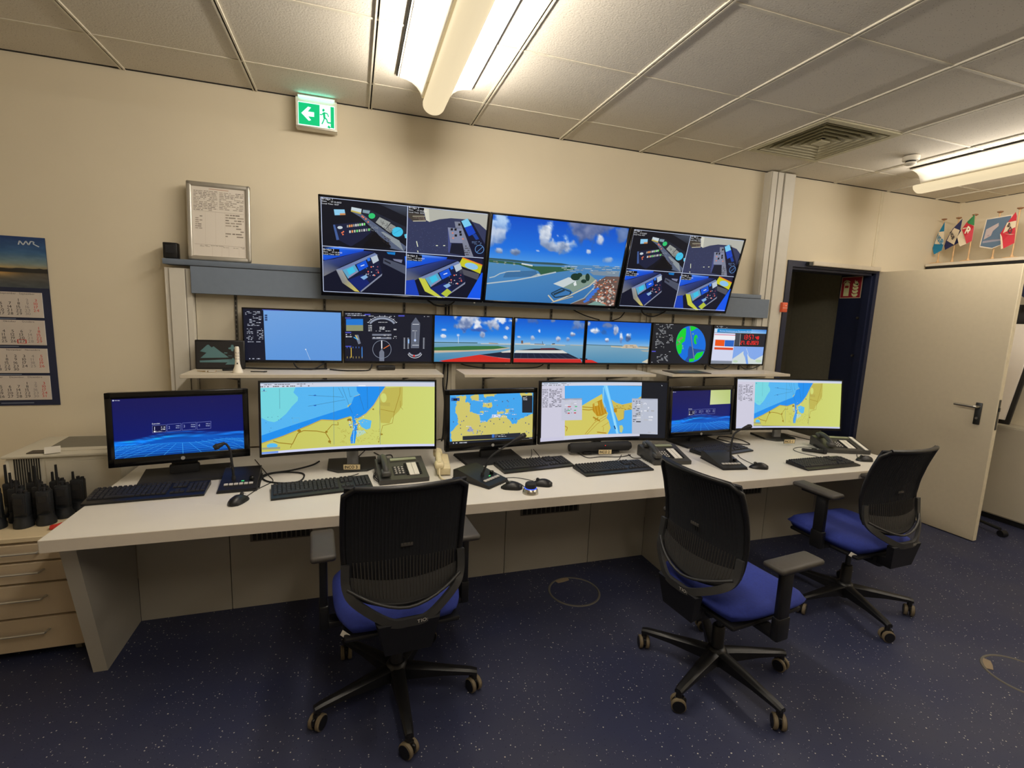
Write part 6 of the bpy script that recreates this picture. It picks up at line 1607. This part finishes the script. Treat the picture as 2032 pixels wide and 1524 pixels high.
def chair(x, y, yaw_, base_deg, label, dz_arm=0.0, seed=0):
    t = thing('office_chair', label, 'chair', (x, y, 0), R(yaw_), 'blue seated office chairs')
    rd = random.Random(seed)
    part('hub', CH['hub'], None, t)
    for k in range(5):
        a = R(base_deg - yaw_ + 72 * k)
        lg = part('leg', CH['leg'], None, t, rot=(0, 0, a))
        part('caster', CH['caster'], None, lg, (0.33, 0, 0), (0, 0, rd.uniform(0.5, 2.6)))
    for nm, key in (('gas_lift', 'gas_lift'), ('mechanism', 'mechanism'), ('seat_pan', 'seat_pan'), ('back_bracket', 'spine')):
        part(nm, CH[key], None, t)
    st = part('seat_cushion', CH['seat'], None, t)
    part('inventory_tag', CH['seat_tag'], None, t)
    bk = part('backrest', CH['back_panel'], None, t)
    part('back_frame', CH['back_frame'], None, bk)
    stuff(part('rib_field', CH['back_ribs'], None, bk))
    part('lumbar_pad', CH['lumbar'], None, bk)
    part('height_slider', CH['slider'], None, bk)
    part('back_bow', CH['bow'], None, t)
    yk = part('back_yoke', CH['yoke'], None, t)
    part('badge', CH['badge'], None, yk)
    for s in 'LR':
        ar = part('armrest', CH['pad' + s], None, t, (0, 0, dz_arm))
        part('arm_post', CH['post' + s], None, ar)
        part('pad_carrier', CH['under' + s], None, ar)
    return t
chair(0.165, 1.928, 4.3, 57, 'black office chair turned square to the desk, in front of the INCO 3 place', seed=2)
chair(1.585, 1.65, -83.5, 60.5, 'black office chair turned sideways with its blue seat toward the door', seed=5)
chair(2.735, 1.925, 3, 253.7, 'black office chair beside the open door, angled toward the INCO 1 place', 0.03, seed=9)

# ================================================================ floor sockets
def floor_box(x, y, r, a, label):
    t = thing('floor_socket', label, 'floor socket', (x, y, 0), a, 'round floor sockets')
    rp = [(r * math.cos(2 * PI * k / 40), r * math.sin(2 * PI * k / 40), 0.001) for k in range(41)]
    part('ring', MB().loft([[(p[0] * s, p[1] * s, z) for s, z in ((1.0, 0.0), (0.985, 0.004), (0.93, 0.004), (0.915, 0.0))] for p in rp], cap=False), M_GRAPHITE2, t)
    part('lid', MB().lathe([(r * 0.915, 0.0), (r * 0.912, 0.0015), (r * 0.5, 0.0018), (0.01, 0.0018)], 40), M_FLOOR, t)
    part('lift_tab', MB().prism([(r * 0.93 * math.cos(q), r * 0.93 * math.sin(q)) for q in np.linspace(-0.33, 0.33, 8)] + [(r * 0.72, 0.04), (r * 0.70, 0.0), (r * 0.72, -0.04)], lambda p, q, w: (p, q, 0.002 + 0.003 * w)), M_TAN, t)
floor_box(1.235, 2.43, 0.155, R(100), 'round floor socket ring under the middle of the desk front')
floor_box(3.03, 1.235, 0.155, R(125), 'round floor socket ring on the open floor beside the turned chairs')

# ================================================================ cabinet, printer and radios beside the desk
t = thing('drawer_cabinet', 'low beige drawer cabinet on castors under the radios', 'cabinet', (-1.6, 2.51, 0))
W0, W1 = -0.32, 0.43
part('body', MB().box(((W0 + W1) / 2, 0.36, 0.315), (W1 - W0, 0.68, 0.53)), M_CAB, t)
part('top_board', MB().box(((W0 + W1) / 2, 0.355, 0.5745), (W1 - W0 + 0.004, 0.71, 0.021), r=0.002, seg=1), M_CABT, t)
for z0, z1 in ((0.475, 0.555), (0.375, 0.47), (0.215, 0.37), (0.055, 0.21)):
    d = part('drawer', MB().box(((W0 + W1) / 2, 0.01, (z0 + z1) / 2), (W1 - W0 - 0.006, 0.02, z1 - z0 - 0.005), r=0.002, seg=1), M_CAB, t)
    zz = z0 + (z1 - z0) * 0.62
    part('handle', MB().tube([(0.12, 0.0, zz), (0.125, -0.025, zz), (0.14, -0.03, zz), (0.285, -0.03, zz), (0.3, -0.025, zz), (0.305, 0.0, zz)], 0.005, 8, sm=3), M_ALU, d)
for x, y in ((W0 + 0.05, 0.07), (W1 - 0.05, 0.07), (W0 + 0.05, 0.65), (W1 - 0.05, 0.65)):
    part('castor', MB().cyl((x - 0.012, y, 0.025), (x + 0.012, y, 0.025), 0.025, n=16).box((x, y, 0.045), (0.02, 0.02, 0.02)), M_GRAPHITE2, t)
PZ = 0.586
t = thing('laser_printer', 'pale grey printer with vent slots standing behind the radios', 'printer', (-1.36, 2.885, PZ))
part('body', MB().box((0, 0.175, 0.13), (0.46, 0.36, 0.26), r=0.012), M_PRN, t)
part('top_cover', MB().box((0, 0.17, 0.258), (0.475, 0.385, 0.014), r=0.005), M_PRN, t)
part('output_tray', MB().prism([(-0.11, 0.09), (0.215, 0.10), (0.215, 0.33), (-0.13, 0.335)], lambda a, b, q: (a, b, 0.263 + 0.005 * q)), M_PRNG, t)
part('output_flap', MB().box((0.05, 0.06, 0.268), (0.3, 0.05, 0.008), r=0.002, seg=1), M_PRN, t)
part('control_panel', MB().box((-0.11, 0.035, 0.267), (0.09, 0.055, 0.006), r=0.002, seg=1), M_PRND, t)
part('front_panel', MB().box((0.075, -0.006, 0.12), (0.3, 0.008, 0.22), r=0.003), M_PRN, t)
for k in range(11):
    part('vent_slot', MB().box((-0.195 + k * 0.0095, -0.006, 0.165), (0.0045, 0.004, 0.16)), M_SLOT, t)
part('corner_post', MB().box((-0.224, 0.0, 0.12), (0.016, 0.02, 0.24), r=0.004), M_PRN, t)
part('paper_slip', MB().box((0, 0, 0), (0.06, 0.09, 0.001), M=tr(-0.06, 0.03, 0.276) @ Matrix.Rotation(R(25), 4, 'Z') @ Matrix.Rotation(R(8), 4, 'X')), M_PAPER, t)

def radio(x, y, rz, h_ant, label, cup=True, s=1.0):
    t = thing('handheld_radio', label, 'radio', (x, y, PZ), rz, 'handheld radios in chargers')
    if cup:
        part('charger', MB().lathe([(0.036, 0), (0.036, 0.02), (0.03, 0.034), (0.03, 0.05)], 20), M_RADIO, t)
    z = 0.036 if cup else 0.0
    part('case', MB().box((0, 0, z + 0.06), (0.054, 0.034, 0.12), r=0.006), M_RADIO, t)
    part('front_cover', MB().box((0, -0.0185, z + 0.07), (0.044, 0.006, 0.085), r=0.003), M_BLKM, t)
    part('antenna', MB().cyl((-0.017, 0.002, z + 0.118), (-0.017, 0.002, z + 0.118 + h_ant), 0.0058, 0.0048, 10), M_RUB, t)
    part('knob', MB().cyl((0.002, 0, z + 0.118), (0.002, 0, z + 0.134), 0.007, n=12).cyl((0.018, 0, z + 0.118), (0.018, 0, z + 0.130), 0.0075, n=12), M_BLKM, t)
    part('speaker_grille', MB().box((0, -0.0225, z + 0.086), (0.03, 0.002, 0.03)), M_SLOT, t)
RL = ['black handheld radio with mid-length aerial, charging near the printer vent slots', 'black handheld radio charging at the front, above the drawer edge', 'black handheld radio with a tall thin aerial, charging before the printer', 'black handheld radio with a stub aerial, close against the printer front']
rspots = [(-1.515, 2.645, 0.2, 0.07, 1), (-1.415, 2.64, -0.1, 0.06, 1), (-1.34, 2.655, 0.1, 0.05, 1), (-1.56, 2.72, 0.1, 0.1, 0), (-1.47, 2.715, 0.15, 0.075, 0), (-1.385, 2.72, -0.2, 0.1, 2), (-1.305, 2.725, 0.1, 0.1, 2), (-1.53, 2.795, 0.0, 0.09, 0), (-1.44, 2.79, -0.1, 0.05, 3), (-1.355, 2.795, 0.1, 0.045, 3), (-1.278, 2.80, 0.1, 0.04, 3)]
for x, y, rz, h, k in rspots:
    radio(x, y, rz, h, RL[k], cup=True)
tag(part('red_clip', MB().box((0, 0, 0.009), (0.05, 0.03, 0.016), r=0.006).cyl((-0.02, 0, 0.012), (0.03, 0.004, 0.02), 0.005, n=8), M_RED, None, (-1.27, 2.585, PZ), (0, 0, R(20))), 'small red plastic clip on the drawer cabinet beside the desk edge', 'clip')

# ================================================================ flags, ledge, flip chart and cupboard by the right-hand wall
lg = thing('flag_ledge', 'long cream ledge carrying the table flags', 'ledge', (5.27, 2.35, 2.2))
part('ledge_board', MB().box((0, 0, 0.013), (0.36, 1.86, 0.026), r=0.002, seg=1), M_SHELF, lg)
part('shadow_gap', MB().box((-0.165, 0, -0.012), (0.02, 1.85, 0.022)), M_BLK, lg)
part('support_rail', MB().box((0.1, 0, -0.015), (0.16, 1.85, 0.03)), M_SHELF, lg)
FN = [0]
def flag(y, label, cloth_quad, shapes, group='table flags on the ledge', banner=False):
    t = thing('table_flag', label, 'flag', (5.17 + 0.035 * (FN[0] % 2), y, 2.2265), group=group)
    FN[0] += 1
    part('base', MB().lathe([(0.06, 0), (0.06, 0.006), (0.05, 0.01), (0.012, 0.014), (0.009, 0.03)], 20), M_WOOD, t)
    part('pole', MB().cyl((0, 0, 0.01), (0, 0, 0.395), 0.0052, n=10), M_WOOD, t)
    part('finial', MB().lathe([(0.006, 0.39), (0.02, 0.398), (0.021, 0.404), (0.006, 0.408)], 14), mat('dark_beech', (150, 108, 76), 0.5), t)
    c = Canvas(cloth_quad)
    for s in shapes:
        if s[0] == 'p': c.poly(s[1], s[2], s[3])
        elif s[0] == 't': c.text(*s[1:], bold=0.03)
        elif s[0] == 'o': c.oval(*s[1:])
        elif s[0] == 'l': c.line(*s[1:])
    return t, c
# cloth coordinates come from each flag's own plane: u along -Y, v down
def hang(t, c, outline, w, h, z0, wave=0.012, y0=0.0):
    """cloth as a thin folded sheet (outline in u, v) with the print on both sides"""
    f = lambda u, v, l=0: (-0.021 - l + wave * math.sin(u * 7 + v * 2) * (0.3 + v), y0 + w * (0.5 - u), z0 - h * v)
    mb = MB(); tris = tessellate_polygon([[Vector((u, v, 0)) for u, v in outline]])
    n = len(outline)
    mb.v = [f(u, v, 0.0) for u, v in outline] + [f(u, v, -0.0015) for u, v in outline]
    for a, b, d in tris:
        mb.f += [(a, b, d), (n + d, n + b, n + a)]; mb.m += [0, 0]
    for i in range(n):
        mb.f.append((i, (i + 1) % n, n + (i + 1) % n, n + i)); mb.m.append(0)
    cl = part('cloth', mb, M_PAPER, t, sd=60)
    part('print', c.mesh('print', M_PRINT, lambda u, v, l: f(u, v, 0.0008 + l)), None, cl)
FQ = [(0, 0), (1, 0), (1, 1), (0, 1)]
NB, TQ, BL_, RD_, GN_, WT_ = (38, 44, 92), (14, 118, 158), (92, 116, 140), (196, 40, 56), (36, 122, 66), (226, 210, 180)
o1 = [(0.75, 0.0), (0.8, 0.3), (0.85, 0.68), (0.78, 0.88), (0.4, 1.0), (0.25, 0.92), (0.05, 0.78), (0.3, 0.4)]
t, c = flag(3.228, 'turquoise and white table flag reading NSB, next to the wall corner', FQ, [('p', o1, TQ, 0), ('p', [(0.42, 0.3), (0.8, 0.3), (0.84, 0.7), (0.2, 0.66)], WT_, 1), ('t', 'NSB', 0.27, 0.44, 0.36, TQ, 2, (0.72, 0.42), (0.42, -0.5))])
hang(t, c, o1, 0.11, 0.29, 0.375, 0.012, 0.005)
o2 = [(0.78, 0.0), (0.76, 0.35), (0.98, 0.72), (0.1, 1.0), (0.0, 0.85), (0.06, 0.66), (0.35, 0.3)]
t, c = flag(3.133, 'navy table flag with white lozenge reading NSB', FQ, [('p', o2, NB, 0), ('p', [(0.44, 0.28), (0.74, 0.38), (0.58, 0.86), (0.1, 0.68), (0.3, 0.4)], WT_, 1), ('t', 'NSB', 0.2, 0.42, 0.3, (24, 24, 40), 2, (0.5, 0.5), (0.5, -0.4))])
hang(t, c, o2, 0.155, 0.26, 0.385, 0.012, 0.0)
o3 = [(0.88, 0.0), (0.92, 0.35), (0.9, 0.84), (0.66, 0.92), (0.4, 1.0), (0.3, 0.95), (0.0, 0.66), (0.24, 0.44)]
t, c = flag(2.991, 'green red and white table flag with a letter R', FQ, [('p', o3, WT_, 0), ('p', [(0.88, 0.0), (0.92, 0.36), (0.6, 0.27), (0.52, 0.21)], GN_, 1), ('p', [(0.52, 0.21), (0.92, 0.38), (0.9, 0.84), (0.66, 0.92), (0.55, 0.7), (0.22, 0.42)], RD_, 1), ('t', 'R', 0.48, 0.56, 0.44, (236, 226, 200), 2, (0.9, 0.42), (0.42, -0.72))])
hang(t, c, o3, 0.13, 0.265, 0.4, 0.012, 0.04)
o4 = [(0.1, 0.03), (1.0, 0.0), (0.95, 0.86), (0.5, 1.0), (0.0, 0.9)]
t, c = flag(2.834, 'grey blue pennant with pale bird shape on a table pole', FQ, [('p', o4, (226, 214, 196), 0), ('p', [(0.13, 0.05), (0.97, 0.03), (0.92, 0.84), (0.5, 0.97), (0.04, 0.87)], BL_, 1), ('p', [(0.16, 0.36), (0.58, 0.2), (0.6, 0.3), (0.42, 0.44), (0.38, 0.58), (0.12, 0.68)], (190, 176, 176), 2), ('p', [(0.1, 0.72), (0.45, 0.7), (0.82, 0.72), (0.82, 0.76), (0.1, 0.79)], (150, 150, 166), 2), ('o', 0.27, 0.55, 0.05, 0.04, (170, 150, 160), 3, 14)])
hang(t, c, o4, 0.195, 0.265, 0.36, 0.003)
o5 = [(0.74, 0.0), (0.84, 0.12), (0.86, 0.4), (0.9, 0.85), (0.55, 0.96), (0.42, 1.0), (0.2, 0.8), (0.0, 0.55), (0.3, 0.3)]
t, c = flag(2.685, 'red and white table flag with dark letters PD', FQ, [('p', o5, RD_, 0), ('p', [(0.32, 0.26), (0.84, 0.24), (0.86, 0.6), (0.68, 0.62), (0.16, 0.55)], WT_, 1), ('t', 'PD', 0.36, 0.36, 0.34, (60, 30, 36), 2, (0.62, 0.6), (0.5, -0.45)), ('p', [(0.0, 0.55), (0.1, 0.58), (0.44, 0.98), (0.32, 1.0)], WT_, 2)])
hang(t, c, o5, 0.115, 0.29, 0.37, 0.012, 0.04)
t, c = flag(2.53, 'turquoise table flag farther along the ledge', FQ, [('p', o1, TQ, 0)])
hang(t, c, o1, 0.11, 0.29, 0.375, 0.012, 0.005)

t = thing('flip_chart', 'black framed flip chart board on a stand behind the door', 'flip chart', (5.0, 2.42, 0))
lean = dict(loc=(0, 0, 0.9), rot=(0, R(15), 0))
part('board', MB().box((0.012, 0.4, 0.49), (0.02, 0.8, 1.0), r=0.006), M_BLK, t, **lean)
part('paper_pad', MB().box((-0.005, 0.405, 0.42), (0.014, 0.75, 0.8), r=0.003, seg=1), M_BOARD, t, **lean)
part('clamp_bar', MB().box((-0.008, 0.4, 0.90), (0.03, 0.8, 0.15), r=0.006), M_BLK, t, **lean)
part('stand_leg', MB().tube([(0.19, 0.4, 1.6), (0.1, 0.4, 1.0), (0.06, 0.4, 0.06)], 0.014, 8), M_DKSTEEL, t)
part('stand_foot', MB().tube([(0.14, 0.6, 0.06), (0.06, 0.4, 0.06), (-0.06, -0.1, 0.055)], 0.013, 8), M_DKSTEEL, t)
part('caster', MB().cyl((-0.085, -0.115, 0.026), (-0.04, -0.125, 0.026), 0.026, n=16), M_BLK, t)
part('caster', MB().cyl((0.12, 0.61, 0.026), (0.165, 0.6, 0.026), 0.026, n=16), M_BLK, t)
t = thing('wall_cupboard', 'pale low cupboard against the wall behind the door', 'cupboard', (5.37, 2.45, 0))
part('body', MB().box((0.0, 0.0, 0.44), (0.17, 1.6, 0.78)), M_GREYP, t)
part('plinth', MB().box((0.01, 0.0, 0.025), (0.14, 1.56, 0.05)), M_BLKM, t)
for y in (-0.53, 0.0, 0.53):
    part('cupboard_door', MB().box((-0.09, y, 0.44), (0.012, 0.522, 0.76), r=0.002, seg=1), M_GREYP, t)
t = thing('wall_pennant', 'navy pennant with cream corner hanging below the flag ledge', 'pennant', (5.075, 2.45, 1.86))
part('pennant_cloth', MB().prism([(0.16, 0.3), (-0.16, 0.3), (-0.16, 0.06), (0.0, 0.0), (0.14, 0.1)], lambda a, b, q: (-0.003 * q, a, b)), M_NAVY, t)
part('cream_corner', MB().prism([(0.15, 0.16), (0.1, 0.05), (0.13, 0.02), (0.16, 0.06)], lambda a, b, q: (-0.004 - 0.002 * q, a, b)), M_CREAM, t)
part('hanging_bar', MB().cyl((0, -0.17, 0.3), (0, 0.17, 0.3), 0.006, n=10), M_WOOD, t)
part('hanging_cord', MB().tube([(0, -0.15, 0.3), (0.012, 0, 0.332), (0, 0.15, 0.3)], 0.0015, 5), M_BLK, t)
